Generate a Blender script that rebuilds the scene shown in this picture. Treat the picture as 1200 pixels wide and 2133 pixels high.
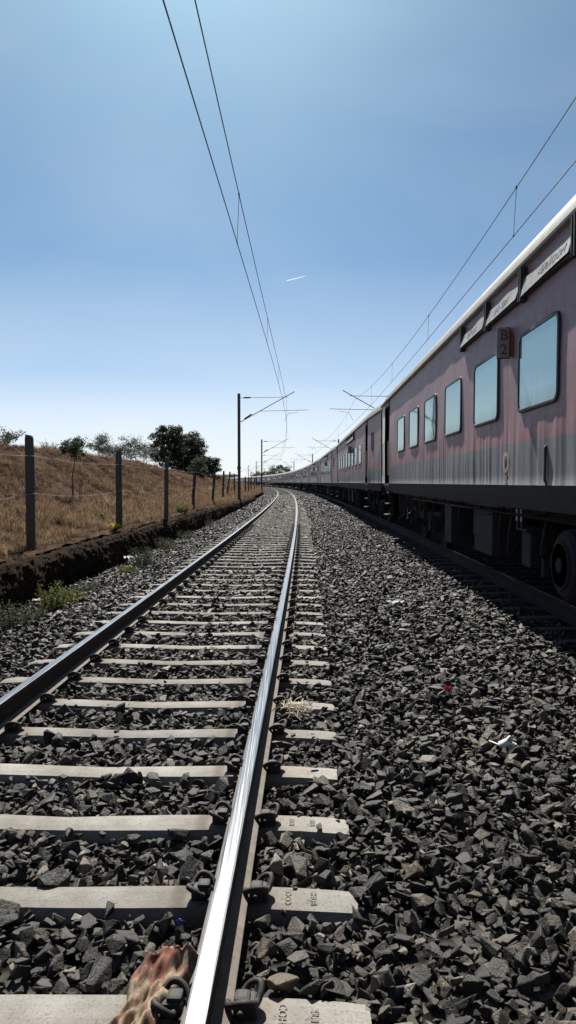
import bpy, bmesh, math, random
import numpy as np
from mathutils import Vector, Matrix, Euler

for o in list(bpy.data.objects): bpy.data.objects.remove(o)
random.seed(7)
RNG = np.random.default_rng(11)
scene = bpy.context.scene
COL = scene.collection
PI = math.pi

# ------------------------------------------------------------------ camera, sky, sun, exposure
CAM_H = 1.46
FPX = 1440.0                      # focal length in pixels of the 2133 px high picture
cam_d = bpy.data.cameras.new('camera')
cam_d.sensor_fit = 'VERTICAL'; cam_d.sensor_height = 36.0; cam_d.lens = 36.0 * FPX / 2133.0
cam_d.clip_start = 0.05; cam_d.clip_end = 30000.0
cam = bpy.data.objects.new('camera', cam_d); COL.objects.link(cam)
cam.location = (0, 0, CAM_H)
cam.rotation_euler = (math.radians(90 - 2.465), 0, 0)
scene.camera = cam

SUN_EL, SUN_AZ = math.radians(50.0), math.radians(-7.5)      # azimuth from +Y towards +X
SVEC = Vector((math.sin(SUN_AZ) * math.cos(SUN_EL), math.cos(SUN_AZ) * math.cos(SUN_EL), math.sin(SUN_EL)))
world = bpy.data.worlds.new('World'); scene.world = world; world.use_nodes = True
wn = world.node_tree; wn.nodes.clear()
w_out = wn.nodes.new('ShaderNodeOutputWorld'); w_bg = wn.nodes.new('ShaderNodeBackground')
sky = wn.nodes.new('ShaderNodeTexSky'); sky.sky_type = 'NISHITA'; sky.sun_disc = False
sky.sun_elevation = SUN_EL; sky.sun_rotation = SUN_AZ
sky.altitude = 300.0; sky.air_density = 0.45; sky.dust_density = 1.05; sky.ozone_density = 3.0
w_bg.inputs['Strength'].default_value = 0.05
w_tint = wn.nodes.new('ShaderNodeMix'); w_tint.data_type = 'RGBA'; w_tint.blend_type = 'MULTIPLY'; w_tint.inputs[0].default_value = 1.0
w_tint.inputs[7].default_value = (.69, 1.05, 1.11, 1)
w_tc = wn.nodes.new('ShaderNodeTexCoord'); w_sep = wn.nodes.new('ShaderNodeSeparateXYZ'); w_ramp = wn.nodes.new('ShaderNodeValToRGB')
for _ in range(3): w_ramp.color_ramp.elements.new(.5)
for el_, (p_, c_) in zip(w_ramp.color_ramp.elements, ((0, .95), (.03, .88), (.08, .7), (.15, .28), (.3, 0.02))): el_.position = p_; el_.color = (c_, c_, c_, 1)
w_haze = wn.nodes.new('ShaderNodeMix'); w_haze.data_type = 'RGBA'; w_haze.inputs[7].default_value = (8.35, 8.6, 8.75, 1)      # pale dust haze low over the horizon, all round
wn.links.new(sky.outputs[0], w_tint.inputs[6]); wn.links.new(w_tc.outputs['Generated'], w_sep.inputs[0]); wn.links.new(w_sep.outputs['Z'], w_ramp.inputs[0])
w_map = wn.nodes.new('ShaderNodeMapping'); w_map.inputs['Scale'].default_value = (1.0, 1.0, 2.2); wn.links.new(w_tc.outputs['Generated'], w_map.inputs[0])
w_nz = wn.nodes.new('ShaderNodeTexNoise'); w_nz.inputs['Scale'].default_value = 1.7; w_nz.inputs['Detail'].default_value = 5.0; w_nz.inputs['Roughness'].default_value = .5; w_nz.inputs['Distortion'].default_value = .6
wn.links.new(w_map.outputs[0], w_nz.inputs['Vector'])
w_mr = wn.nodes.new('ShaderNodeMapRange'); w_mr.inputs['From Min'].default_value = .42; w_mr.inputs['From Max'].default_value = .75; w_mr.inputs['To Max'].default_value = .12; wn.links.new(w_nz.outputs['Fac'], w_mr.inputs['Value'])   # thin uneven high haze
w_add = wn.nodes.new('ShaderNodeMath'); w_add.operation = 'ADD'; w_add.use_clamp = True; wn.links.new(w_ramp.outputs[0], w_add.inputs[0]); wn.links.new(w_mr.outputs[0], w_add.inputs[1])
wn.links.new(w_add.outputs[0], w_haze.inputs[0]); wn.links.new(w_tint.outputs[2], w_haze.inputs[6])
wn.links.new(w_haze.outputs[2], w_bg.inputs['Color']); wn.links.new(w_bg.outputs[0], w_out.inputs['Surface'])

sun_d = bpy.data.lights.new('sun', 'SUN'); sun_d.energy = 5.0; sun_d.angle = math.radians(0.5); sun_d.color = (1.0, 0.955, 0.89)
sun = bpy.data.objects.new('sun', sun_d); COL.objects.link(sun)
sun.rotation_euler = (-SVEC).to_track_quat('-Z', 'Y').to_euler()
vs = scene.view_settings
vs.view_transform = 'Standard'; vs.look = 'None'; vs.exposure = 1.15; vs.gamma = 1.0; vs.use_curve_mapping = False

# ------------------------------------------------------------------ the line of the track (curves gently to the left)
DS = 0.25
S_ARR = np.arange(-40.0, 900.0, DS)
def _rate(s): return np.where(s < 100, 1 / 2079.0, 1 / 1650.0)
_th = np.zeros_like(S_ARR); _i0 = int(round(40 / DS))
_r = _rate(S_ARR)
_cum = np.cumsum(_r * DS); TH = 0.0302 - (_cum - _cum[_i0])
_cx = np.cumsum(np.sin(TH) * DS); _cy = np.cumsum(np.cos(TH) * DS)
CX = _cx - _cx[_i0] - 1.18; CY = _cy - _cy[_i0]
def thv(s): return np.interp(s, S_ARR, TH)
def P(s, off):
    t = thv(s)
    return np.interp(s, S_ARR, CX) + off * np.cos(t), np.interp(s, S_ARR, CY) - off * np.sin(t)
def P3(s, off, z):
    x, y = P(s, off); return Vector((float(x), float(y), z))
TRAIN_OFF, TRAIN_Z = 5.00, 0.08
SL0, SLP = 2.70, 0.598           # first sleeper that shows, sleeper spacing

# ------------------------------------------------------------------ helpers
def nz1(x, seed, octs=3):
    r = np.random.default_rng(seed); v = 0; a = 1.0; f = 1.0
    for _ in range(octs):
        ph = r.uniform(0, 6.28, 4); fr = r.uniform(0.6, 1.4, 4) * f
        v = v + a * sum(np.sin(x * fr[i] * 6.283 + ph[i]) for i in range(4)) * 0.4
        a *= 0.5; f *= 2.1
    return v
def nz2(x, y, seed, octs=4):
    r = np.random.default_rng(seed); v = 0; a = 1.0; f = 1.0
    for _ in range(octs):
        for i in range(4):
            t = r.uniform(0, 6.283); ph = r.uniform(0, 6.283); k = r.uniform(.6, 1.4) * f * 6.283
            v = v + a * .4 * np.sin((x * math.cos(t) + y * math.sin(t)) * k + ph)
        a *= 0.5; f *= 2.1
    return v

def link(o, parent=None):
    COL.objects.link(o)
    if parent is not None: o.parent = parent
    return o
def props(o, label=None, cat=None, group=None, kind=None):
    if label: o['label'] = label
    if cat: o['category'] = cat
    if group: o['group'] = group
    if kind: o['kind'] = kind
    return o
def empty(name, loc=(0, 0, 0), rz=0.0):
    o = bpy.data.objects.new(name, None); COL.objects.link(o)
    o.location = loc; o.rotation_euler = (0, 0, rz); o.empty_display_size = 0.2
    return o
def mesh_obj(name, me, parent=None, loc=(0, 0, 0), rot=(0, 0, 0)):
    o = bpy.data.objects.new(name, me); link(o, parent); o.location = loc; o.rotation_euler = rot
    return o
def mk_mesh(name, v, f, mat=None, smooth=False):
    me = bpy.data.meshes.new(name)
    me.from_pydata([tuple(map(float, p)) for p in v], [], [tuple(map(int, q)) for q in f])
    me.update()
    if mat:
        for m in (mat if isinstance(mat, (list, tuple)) else [mat]): me.materials.append(m)
    if smooth: me.polygons.foreach_set('use_smooth', [True] * len(me.polygons))
    return me

class MB:
    """collects vertices and faces of one mesh"""
    def __init__(s): s.v = []; s.f = []; s.m = []
    def add(s, v, f, mi=0):
        n = len(s.v); s.v += [tuple(p) for p in v]; s.f += [tuple(i + n for i in q) for q in f]; s.m += [mi] * len(f)
    def box(s, c, d, rz=0.0, mi=0, tilt=None):
        x, y, z = d[0] / 2, d[1] / 2, d[2] / 2
        pts = [Vector((sx * x, sy * y, sz * z)) for sz in (-1, 1) for sx, sy in ((-1, -1), (1, -1), (1, 1), (-1, 1))]
        M = Euler((tilt[0], tilt[1], rz) if tilt else (0, 0, rz)).to_matrix()
        s.add([M @ p + Vector(c) for p in pts], [(3, 2, 1, 0), (4, 5, 6, 7), (0, 1, 5, 4), (1, 2, 6, 5), (2, 3, 7, 6), (3, 0, 4, 7)], mi)
    def bbox(s, c, d, b=0.01, mi=0):
        """box with chamfered edges"""
        x, y, z = d[0] / 2, d[1] / 2, d[2] / 2
        bm = bmesh.new(); bmesh.ops.create_cube(bm, size=1.0)
        for q in bm.verts: q.co = Vector((q.co.x * d[0], q.co.y * d[1], q.co.z * d[2]))
        bmesh.ops.bevel(bm, geom=bm.edges[:], offset=b, segments=2, affect='EDGES', profile=0.6)
        bm.verts.index_update()
        s.add([q.co + Vector(c) for q in bm.verts], [[q.index for q in fc.verts] for fc in bm.faces], mi); bm.free()
    def tube(s, pts, r, n=6, mi=0, caps=True):
        pts = [Vector(p) for p in pts]; k = len(pts)
        rr = r if isinstance(r, (list, tuple)) else [r] * k
        v = []; up = None
        for i, p in enumerate(pts):
            t = (pts[min(i + 1, k - 1)] - pts[max(i - 1, 0)])
            t = t.normalized() if t.length > 1e-9 else Vector((0, 0, 1))
            if up is None:
                up = Vector((0, 0, 1)) if abs(t.z) < .9 else Vector((1, 0, 0))
            a = t.cross(up)
            a = a.normalized() if a.length > 1e-6 else t.orthogonal().normalized()
            b = a.cross(t).normalized(); up = b
            for j in range(n):
                q = 2 * PI * j / n; v.append(p + a * (math.cos(q) * rr[i]) + b * (math.sin(q) * rr[i]))
        f = []
        for i in range(k - 1):
            for j in range(n):
                f.append((i * n + j, i * n + (j + 1) % n, (i + 1) * n + (j + 1) % n, (i + 1) * n + j))
        if caps: f.append(tuple(reversed(range(n)))); f.append(tuple((k - 1) * n + j for j in range(n)))
        s.add(v, f, mi)
    def cyl(s, c, axis, r, h, n=24, mi=0):
        a = Vector(axis).normalized(); s.tube([Vector(c) - a * h / 2, Vector(c) + a * h / 2], r, n, mi)
    def lathe(s, c, axis, prof, n=24, mi=0):
        a = Vector(axis).normalized(); s.tube([Vector(c) + a * h for h, r in prof], [r for h, r in prof], n, mi)
    def mesh(s, name, mat, smooth=False):
        me = mk_mesh(name, s.v, s.f, mat, smooth)
        if any(s.m): me.polygons.foreach_set('material_index', s.m)
        return me
    def build(s, name, mat, parent=None, smooth=False, loc=(0, 0, 0)):
        return mesh_obj(name, s.mesh(name, mat, smooth), parent, loc)
def smooth_by_angle(me, deg=35):
    me.polygons.foreach_set('use_smooth', [True] * len(me.polygons))
    try: me.set_sharp_from_angle(angle=math.radians(deg))
    except Exception: pass
def cr(pts, sub=6):
    """Catmull-Rom through points"""
    pts = [Vector(p) for p in pts]; out = []
    q = [pts[0] * 2 - pts[1]] + pts + [pts[-1] * 2 - pts[-2]]
    for i in range(1, len(q) - 2):
        p0, p1, p2, p3 = q[i - 1:i + 3]
        for k in range(sub):
            t = k / sub
            out.append(0.5 * ((2 * p1) + (p2 - p0) * t + (2 * p0 - 5 * p1 + 4 * p2 - p3) * t * t + (3 * p1 - p0 - 3 * p2 + p3) * t ** 3))
    out.append(pts[-1]); return out
def text_mesh(name, s, size, mat, depth=0.002):
    c = bpy.data.curves.new('t', 'FONT'); c.body = s; c.size = size; c.extrude = depth; c.align_x = 'CENTER'; c.align_y = 'CENTER'
    c.resolution_u = 3
    o = bpy.data.objects.new('t', c); COL.objects.link(o)
    dg = bpy.context.evaluated_depsgraph_get()
    me = bpy.data.meshes.new_from_object(o.evaluated_get(dg)); me.name = name
    bpy.data.objects.remove(o); bpy.data.curves.remove(c)
    me.materials.clear(); me.materials.append(mat); return me

# ------------------------------------------------------------------ materials
class NT:
    def __init__(s, name):
        s.mat = bpy.data.materials.new(name); s.mat.use_nodes = True
        s.t = s.mat.node_tree; s.t.nodes.clear()
        s.out = s.t.nodes.new('ShaderNodeOutputMaterial')
        s.b = s.t.nodes.new('ShaderNodeBsdfPrincipled'); s.t.links.new(s.b.outputs[0], s.out.inputs[0])
    def n(s, typ, ins=None, **kw):
        nd = s.t.nodes.new(typ)
        for k, v in kw.items(): setattr(nd, k, v)
        for k, v in (ins or {}).items():
            if hasattr(v, 'links') or isinstance(v, bpy.types.NodeSocket): s.t.links.new(v, nd.inputs[k])
            else: nd.inputs[k].default_value = v
        return nd
    def set(s, **kw):
        for k, v in kw.items():
            k = k.replace('_', ' ')
            if isinstance(v, bpy.types.NodeSocket): s.t.links.new(v, s.b.inputs[k])
            else: s.b.inputs[k].default_value = v
        return s
    def coord(s, which='Object', scale=(1, 1, 1)):
        tc = s.n('ShaderNodeTexCoord')
        mp = s.n('ShaderNodeMapping', {'Vector': tc.outputs[which], 'Scale': scale}); return mp.outputs[0]
    def noise(s, vec, scale=5.0, detail=4.0, rough=0.6, dist=0.0):
        return s.n('ShaderNodeTexNoise', {'Vector': vec, 'Scale': scale, 'Detail': detail, 'Roughness': rough, 'Distortion': dist}).outputs['Fac']
    def ramp(s, fac, stops, interp='LINEAR'):
        r = s.n('ShaderNodeValToRGB', {'Fac': fac}); e = r.color_ramp; e.interpolation = interp
        while len(e.elements) < len(stops): e.elements.new(0.5)
        for el, (p, c) in zip(e.elements, stops):
            el.position = p; el.color = (c[0], c[1], c[2], 1) if isinstance(c, (tuple, list)) else (c, c, c, 1)
        return r.outputs[0]
    def mix(s, fac, a, b, mode='MIX'):
        m = s.n('ShaderNodeMix', data_type='RGBA', blend_type=mode)
        for idx, v in ((0, fac), (6, a), (7, b)):
            if isinstance(v, bpy.types.NodeSocket): s.t.links.new(v, m.inputs[idx])
            else: m.inputs[idx].default_value = (v if idx == 0 else ((v[0], v[1], v[2], 1) if len(v) == 3 else v))
        return m.outputs[2]
    def math(s, op, a, b=0.0):
        m = s.n('ShaderNodeMath', operation=op)
        for i, v in enumerate((a, b)):
            if isinstance(v, bpy.types.NodeSocket): s.t.links.new(v, m.inputs[i])
            else: m.inputs[i].default_value = v
        return m.outputs[0]
    def bump(s, h, strength=0.5, dist=0.01):
        s.t.links.new(s.n('ShaderNodeBump', {'Height': h, 'Strength': strength, 'Distance': dist}).outputs[0], s.b.inputs['Normal'])
        return s
    def rand(s): return s.n('ShaderNodeObjectInfo').outputs['Random']

def simple(name, c1, c2=None, scale=8.0, rough=0.7, metal=0.0, bump=0.0, bscale=40.0, stretch=(1, 1, 1), spec=0.5, bdist=0.004):
    m = NT(name); v = m.coord('Object', stretch)
    c = m.ramp(m.noise(v, scale), [(0.3, c1), (0.7, c2 or c1)])
    m.set(Base_Color=c, Roughness=rough, Metallic=metal); m.b.inputs['Specular IOR Level'].default_value = spec
    if bump: m.bump(m.noise(v, bscale, 5), bump, bdist)
    return m.mat

M = {}
def stone_mat():
    m = NT('ballast_stone'); r = m.rand()
    base = m.ramp(r, [(0.0, (.011, .0108, .0105)), (.4, (.019, .0183, .017)), (.66, (.036, .0335, .0285)), (.82, (.068, .062, .051)), (.92, (.095, .074, .053)), (1.0, (.18, .162, .134))])
    v = m.coord('Object'); n1 = m.noise(v, 3.2, 5, .65); n2 = m.noise(v, 14, 4, .7)
    c = m.mix(m.ramp(n1, [(.4, 0.0), (.8, .6)]), base, (0.06, 0.0516, 0.0408))
    c = m.mix(m.ramp(n2, [(.5, 0.0), (.68, .4)]), c, (0.014, 0.0133, 0.0126))
    m.set(Base_Color=c, Roughness=m.ramp(n1, [(.3, .5), (.7, .68)])); m.b.inputs['Specular IOR Level'].default_value = .22
    m.bump(m.math('ADD', m.math('MULTIPLY', n1, .8), m.math('MULTIPLY', n2, .3)), .3, .08)
    return m.mat
M['stone'] = stone_mat()
def bed_mat():
    m = NT('ballast_bed'); v = m.coord('Object')
    vo = m.n('ShaderNodeTexVoronoi', {'Vector': v, 'Scale': 16.0})
    c = m.ramp(vo.outputs['Color'], [(0, (.015, .014, .013)), (.5, (.035, .033, .03)), (1, (.075, .07, .06))])
    m.set(Base_Color=c, Roughness=1.0); m.b.inputs['Specular IOR Level'].default_value = .05
    m.bump(vo.outputs['Distance'], 1.0, .06)
    return m.mat
M['bed'] = bed_mat()
def ground_mat():
    m = NT('dry_ground'); v = m.coord('Object')
    c = m.ramp(m.noise(v, .05, 6), [(.3, (.16, .12, .075)), (.7, (.11, .1, .06))])
    m.set(Base_Color=c, Roughness=.95); return m.mat
M['ground'] = ground_mat()
def bank_mat():
    m = NT('bank_soil'); v = m.coord('Object')
    c = m.ramp(m.noise(v, 1.4, 6, .7), [(.3, (0.0298, 0.017, 0.0119)), (.5, (0.0638, 0.034, 0.0221)), (.72, (0.0978, 0.0561, 0.0357))])
    m.set(Base_Color=c, Roughness=1.0); m.b.inputs['Specular IOR Level'].default_value = .05; m.bump(m.noise(v, 7, 6, .7), .9, .15); return m.mat
M['bank'] = bank_mat()
def wallsoil_mat():
    m = NT('stained_earth_wall'); v = m.coord('Object')
    c = m.ramp(m.noise(v, 3, 7, .7), [(.3, (.012, .008, .0055)), (.5, (.033, .021, .013)), (.7, (.066, .043, .027)), (.9, (.105, .07, .045))])
    m.set(Base_Color=c, Roughness=1.0); m.b.inputs['Specular IOR Level'].default_value = .05
    m.bump(m.noise(v, 14, 8, .8), 1.0, .12); return m.mat
M['wallsoil'] = wallsoil_mat()
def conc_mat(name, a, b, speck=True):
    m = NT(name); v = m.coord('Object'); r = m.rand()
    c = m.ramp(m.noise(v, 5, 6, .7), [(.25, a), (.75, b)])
    if name.startswith('sleeper'):      # rust and grime round the rail seats, pits along the top
        sx = m.n('ShaderNodeSeparateXYZ', {'Vector': v}).outputs['X']; dd = m.math('ABSOLUTE', m.math('SUBTRACT', m.math('ABSOLUTE', sx), .8725))
        rf = m.n('ShaderNodeMapRange', {'Value': dd, 'From Min': .1, 'From Max': .34, 'To Min': .8, 'To Max': 0.0}).outputs[0]
        c = m.mix(m.math('MULTIPLY', rf, m.ramp(m.noise(v, 16, 5, .7), [(.3, .35), (.6, 1.0)])), c, (.105, .072, .05))
        c = m.mix(m.ramp(m.noise(v, 28, 4, .7), [(.6, 0.0), (.7, .7)]), c, (.07, .062, .052))
    c = m.mix(m.ramp(m.noise(v, 110, 2, .6), [(.52, 0.0), (.7, .75)]), c, (.13, .12, .1))
    c = m.mix(m.ramp(m.noise(v, 1.7, 5, .6), [(.48, 0.0), (.74, .7)]), c, (.085, .074, .058))
    hs = m.n('ShaderNodeHueSaturation', {'Color': c, 'Value': m.math('ADD', .82, m.math('MULTIPLY', r, .3))})
    m.set(Base_Color=hs.outputs[0], Roughness=.95); m.b.inputs['Specular IOR Level'].default_value = .2; m.bump(m.noise(v, 90, 4, .7), .5, .006); return m.mat
M['sleeper'] = conc_mat('sleeper_concrete', (.165, .156, .14), (.265, .253, .23))
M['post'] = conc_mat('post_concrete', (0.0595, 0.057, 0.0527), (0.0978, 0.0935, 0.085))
M['carved'] = simple('carved_letter', (0.15, 0.1387, 0.12), (0.21, 0.195, 0.1688), scale=60, rough=.95)
M['shadedsleeper'] = simple('shaded_grimy_concrete', (.035, .03, .026), (.07, .06, .05), scale=9, rough=.9)  # grimy concrete, darkened further to paint in the shade under the train
M['dullrail'] = simple('dull_rail_head', (.25, .25, .25), (.35, .35, .35), rough=.35, metal=1.0)
def railtop_mat():
    m = NT('rail_running_surface'); v = m.coord('Object', (150, .5, 1)); v2 = m.coord('Object', (260, 1.4, 1))
    n1 = m.noise(v, 1.0, 5, .6); n2 = m.noise(v2, 1.0, 4, .7)
    c = m.ramp(n1, [(.35, (0.132, 0.135, 0.141)), (.5, (0.252, 0.255, 0.258)), (.65, (0.372, 0.369, 0.366))])
    m.set(Base_Color=c, Metallic=1.0, Roughness=m.ramp(n2, [(.35, .18), (.65, .3)])); m.bump(n2, .05, .002); return m.mat
M['railtop'] = railtop_mat()
M['railside'] = simple('rail_rust', (.014, .009, .007), (.028, .018, .013), scale=20, rough=.9, bump=.4, bscale=80)
M['railfoot'] = simple('rail_foot_dust', (0.09, 0.075, 0.0615), (0.1425, 0.12, 0.099), scale=18, rough=.9, bump=.3, bscale=90)
M['clip'] = simple('clip_steel', (.014, .013, .012), (.03, .026, .024), scale=30, rough=.7, metal=.3, bump=.3, bscale=120)
M['mast'] = simple('mast_steel', (.04, .04, .042), (.075, .072, .07), scale=6, rough=.6, metal=.3)
M['wire'] = simple('wire_metal', (.03, .03, .035), (.05, .05, .05), rough=.5, metal=.5)
M['insulator'] = simple('insulator_porcelain', (.03, .015, .01), (.05, .025, .02), rough=.75)
M['mastbase'] = conc_mat('mast_foot_concrete', (0.2625, 0.255, 0.2325), (0.375, 0.36, 0.33))

def paint_mat():
    m = NT('coach_paint'); tc = m.n('ShaderNodeTexCoord'); v = tc.outputs['Object']
    sep = m.n('ShaderNodeSeparateXYZ', {'Vector': v}); z = sep.outputs['Z']
    sv = m.n('ShaderNodeMapping', {'Vector': v, 'Scale': (1, 5.0, .35)}).outputs[0]
    streak = m.noise(sv, 1.6, 6, .65); blot = m.noise(v, 1.3, 6, .6); fine = m.noise(v, 14, 5, .7)
    red = m.mix(m.ramp(blot, [(.3, .15), (.7, .75)]), (.25, .085, .09), (.3, .175, .185))
    red = m.mix(m.ramp(z, [(0, 0.0), (1, 1.0)]), red, red)
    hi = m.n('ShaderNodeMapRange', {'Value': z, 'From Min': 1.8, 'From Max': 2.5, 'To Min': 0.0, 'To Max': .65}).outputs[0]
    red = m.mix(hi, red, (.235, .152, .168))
    grey = m.mix(blot, (.105, .113, .116), (.165, .172, .171))
    zz = m.math('ADD', z, m.math('MULTIPLY', m.math('SUBTRACT', streak, .5), .02))
    c = m.mix(m.math('GREATER_THAN', zz, 1.79), grey, red)
    dust = m.math('MULTIPLY', m.ramp(streak, [(.45, 0.0), (.8, .7)]), m.n('ShaderNodeMapRange', {'Value': z, 'From Min': 1.3, 'From Max': 3.2, 'To Min': .85, 'To Max': .2}).outputs[0])
    c = m.mix(dust, c, (.33, .31, .295))
    c = m.mix(m.ramp(fine, [(.55, 0.0), (.75, .3)]), c, (.12, .09, .09))
    lo = m.n('ShaderNodeMapRange', {'Value': z, 'From Min': 1.35, 'From Max': 1.47, 'To Min': .6, 'To Max': 0.0}).outputs[0]
    c = m.mix(lo, c, (.42, .4, .375))
    m.set(Base_Color=c, Roughness=m.ramp(fine, [(.3, .42), (.8, .62)])); m.b.inputs['Specular IOR Level'].default_value = .45
    m.bump(fine, .12, .004); return m.mat
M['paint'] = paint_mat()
def roof_mat():
    m = NT('coach_roof'); v = m.coord('Object', (1, 3.5, .6))
    n = m.noise(v, 2.2, 6, .65); n2 = m.noise(m.coord('Object', (1, 9, 1.2)), 1.5, 5, .7)
    c = m.ramp(n, [(.3, (0.1224, 0.1116, 0.0936)), (.6, (0.1944, 0.1836, 0.162)), (.8, (0.2448, 0.234, 0.2124))])
    c = m.mix(m.ramp(n2, [(.5, 0.0), (.68, .75)]), c, (.075, .068, .055))
    m.set(Base_Color=c, Roughness=.6); m.bump(n2, .25, .02); return m.mat
M['roof'] = roof_mat()
M['skirt'] = simple('skirt_paint', (0.0225, 0.0248, 0.027), (0.036, 0.0382, 0.0398), scale=2.5, rough=.65, bump=.2, bscale=20)
M['gutter'] = simple('gutter_steel', (0.224, 0.216, 0.2), (0.32, 0.308, 0.288), scale=6, rough=.6)
M['under'] = simple('underframe_grime', (.011, .01, .0095), (.024, .021, .019), scale=5, rough=.85, bump=.4, bscale=30)
M['underbox'] = simple('underframe_box_grey', (0.012, 0.0117, 0.0114), (0.0204, 0.0198, 0.0186), scale=4, rough=.8)
M['undertag'] = simple('underframe_tag', (.4, .39, .37), (.5, .49, .46), rough=.8)
M['wheel'] = simple('wheel_steel', (.011, .01, .009), (.02, .018, .016), scale=9, rough=.9, metal=0.0)
M['rubber'] = simple('window_rubber', (.012, .012, .013), (.03, .03, .03), scale=20, rough=.55)
M['doormaroon'] = simple('door_maroon', (.10, .02, .02), (.14, .03, .03), scale=5, rough=.6)
M['dark'] = simple('bellows_rubber', (.01, .01, .01), (.02, .02, .02), rough=.8)
M['cream'] = simple('end_wall_cream', (0.527, 0.51, 0.4675), (0.68, 0.663, 0.6205), scale=4, rough=.6)
M['rod'] = simple('handrail_steel', (.45, .45, .44), (.55, .55, .54), rough=.35, metal=.9)
M['boarddark'] = simple('bracket_dark', (.02, .018, .018), (.045, .04, .04), rough=.6)
def board_mat():
    m = NT('route_board'); v = m.coord('Object')
    c = m.ramp(m.noise(v, 5, 6, .7), [(.3, (0.14, 0.14, 0.1365)), (.55, (0.252, 0.252, 0.238)), (.75, (0.364, 0.357, 0.336))])
    m.set(Base_Color=c, Roughness=.55); m.bump(m.noise(v, 6, 4), .4, .03); return m.mat
M['board'] = board_mat()
M['ink'] = simple('board_ink', (.12, .13, .15), (.2, .2, .22), rough=.7)
M['signgrey'] = simple('sign_grey', (.20, .21, .19), (.28, .285, .265), scale=14, rough=.6)
M['signred'] = simple('sign_red', (.12, .02, .02), (.18, .035, .035), rough=.6)
M['emblem'] = simple('emblem_ochre', (.42, .26, .15), (.36, .3, .24), scale=16, rough=.75)
M['emblemred'] = simple('emblem_red', (.4, .12, .12), (.33, .2, .2), scale=16, rough=.75)
def glass_mat():
    m = NT('coach_window_glass'); v = m.coord('Object')
    d = m.n('ShaderNodeBsdfDiffuse', {'Color': (.17, .22, .225, 1)}); g = m.n('ShaderNodeBsdfGlossy', {'Color': (.6, .73, .71, 1), 'Roughness': .03})
    bp = m.n('ShaderNodeBump', {'Height': m.noise(v, 2.0, 2), 'Strength': .06, 'Distance': .02})
    m.t.links.new(bp.outputs[0], g.inputs['Normal'])
    sp_ = m.n('ShaderNodeSeparateXYZ', {'Vector': v}); ed = m.n('ShaderNodeMapRange', {'Value': sp_.outputs['Z'], 'From Min': -.37, 'From Max': -.2, 'To Min': .4, 'To Max': 0.0}).outputs[0]
    rnd = m.math('MULTIPLY', m.rand(), .14); st_ = m.noise(m.coord('Object', (1, 7, .8)), 2.0, 5, .6)
    fac = m.math('SUBTRACT', m.math('SUBTRACT', m.ramp(st_, [(.3, .76), (.75, .7)]), rnd), m.math('MULTIPLY', ed, st_))
    mx = m.n('ShaderNodeMixShader', {0: fac}); m.t.links.new(d.outputs[0], mx.inputs[1]); m.t.links.new(g.outputs[0], mx.inputs[2])
    m.t.links.new(mx.outputs[0], m.out.inputs[0]); return m.mat
M['glass'] = glass_mat()
def leaf_mat(name, stops, trans=.35, rough=.6):
    m = NT(name); r = m.n('ShaderNodeNewGeometry').outputs['Random Per Island']
    c = m.ramp(r, stops)
    m.set(Base_Color=c, Roughness=rough); m.b.inputs['Specular IOR Level'].default_value = .25
    t = m.n('ShaderNodeBsdfTranslucent', {'Color': c}); mx = m.n('ShaderNodeMixShader', {0: trans})
    m.t.links.new(m.b.outputs[0], mx.inputs[1]); m.t.links.new(t.outputs[0], mx.inputs[2]); m.t.links.new(mx.outputs[0], m.out.inputs[0])
    return m.mat
M['leafdark'] = leaf_mat('leaf_dark_green', [(0, (0.012, 0.0192, 0.0096)), (.6, (0.024, 0.036, 0.0144)), (1, (0.048, 0.064, 0.024))], .2)
M['leafmid'] = leaf_mat('leaf_mid_green', [(0, (.03, .045, .02)), (.6, (.06, .08, .035)), (1, (.1, .12, .05))], .3)
M['leafpale'] = leaf_mat('leaf_pale_dusty', [(0, (.045, .06, .04)), (1, (.1, .115, .08))], .3)
M['weed'] = leaf_mat('weed_green', [(0, (.05, .07, .016)), (.6, (.12, .14, .035)), (1, (.27, .25, .075))], .4)
M['weeddark'] = leaf_mat('weed_dull', [(0, (.05, .06, .035)), (1, (.14, .14, .08))], .3)
M['yellow'] = leaf_mat('yellow_bloom', [(0, (.5, .42, .02)), (1, (.65, .55, .04))], .4)
M['bark'] = simple('bark', (.05, .038, .028), (.09, .07, .052), scale=10, rough=.95)
def grass_mat(name, gold):
    m = NT(name); r = m.rand(); r2 = m.n('ShaderNodeNewGeometry').outputs['Random Per Island']
    c = m.ramp(r, [(0, (0.1088, 0.068, 0.0374)), (.4, (0.204, 0.136, 0.0782)), (.75, (0.3128, 0.221, 0.1326)), (1, (0.3944, 0.2992, 0.1904))] if gold else
               [(0, (0.0273, 0.0179, 0.0133)), (.3, (0.0624, 0.0406, 0.0281)), (.6, (0.1209, 0.0757, 0.0499)), (.85, (0.195, 0.1287, 0.0819)), (1, (0.2964, 0.2067, 0.1326))])
    c = m.mix(m.math('MULTIPLY', r2, .6), c, (.12, .075, .048))
    m.set(Base_Color=c, Roughness=.8); m.b.inputs['Specular IOR Level'].default_value = .22
    t = m.n('ShaderNodeBsdfTranslucent', {'Color': c}); mx = m.n('ShaderNodeMixShader', {0: .35})
    m.t.links.new(m.b.outputs[0], mx.inputs[1]); m.t.links.new(t.outputs[0], mx.inputs[2]); m.t.links.new(mx.outputs[0], m.out.inputs[0])
    return m.mat
M['grass'] = grass_mat('dry_grass_gold', True); M['grassbrown'] = grass_mat('dry_grass_brown', False)
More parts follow.
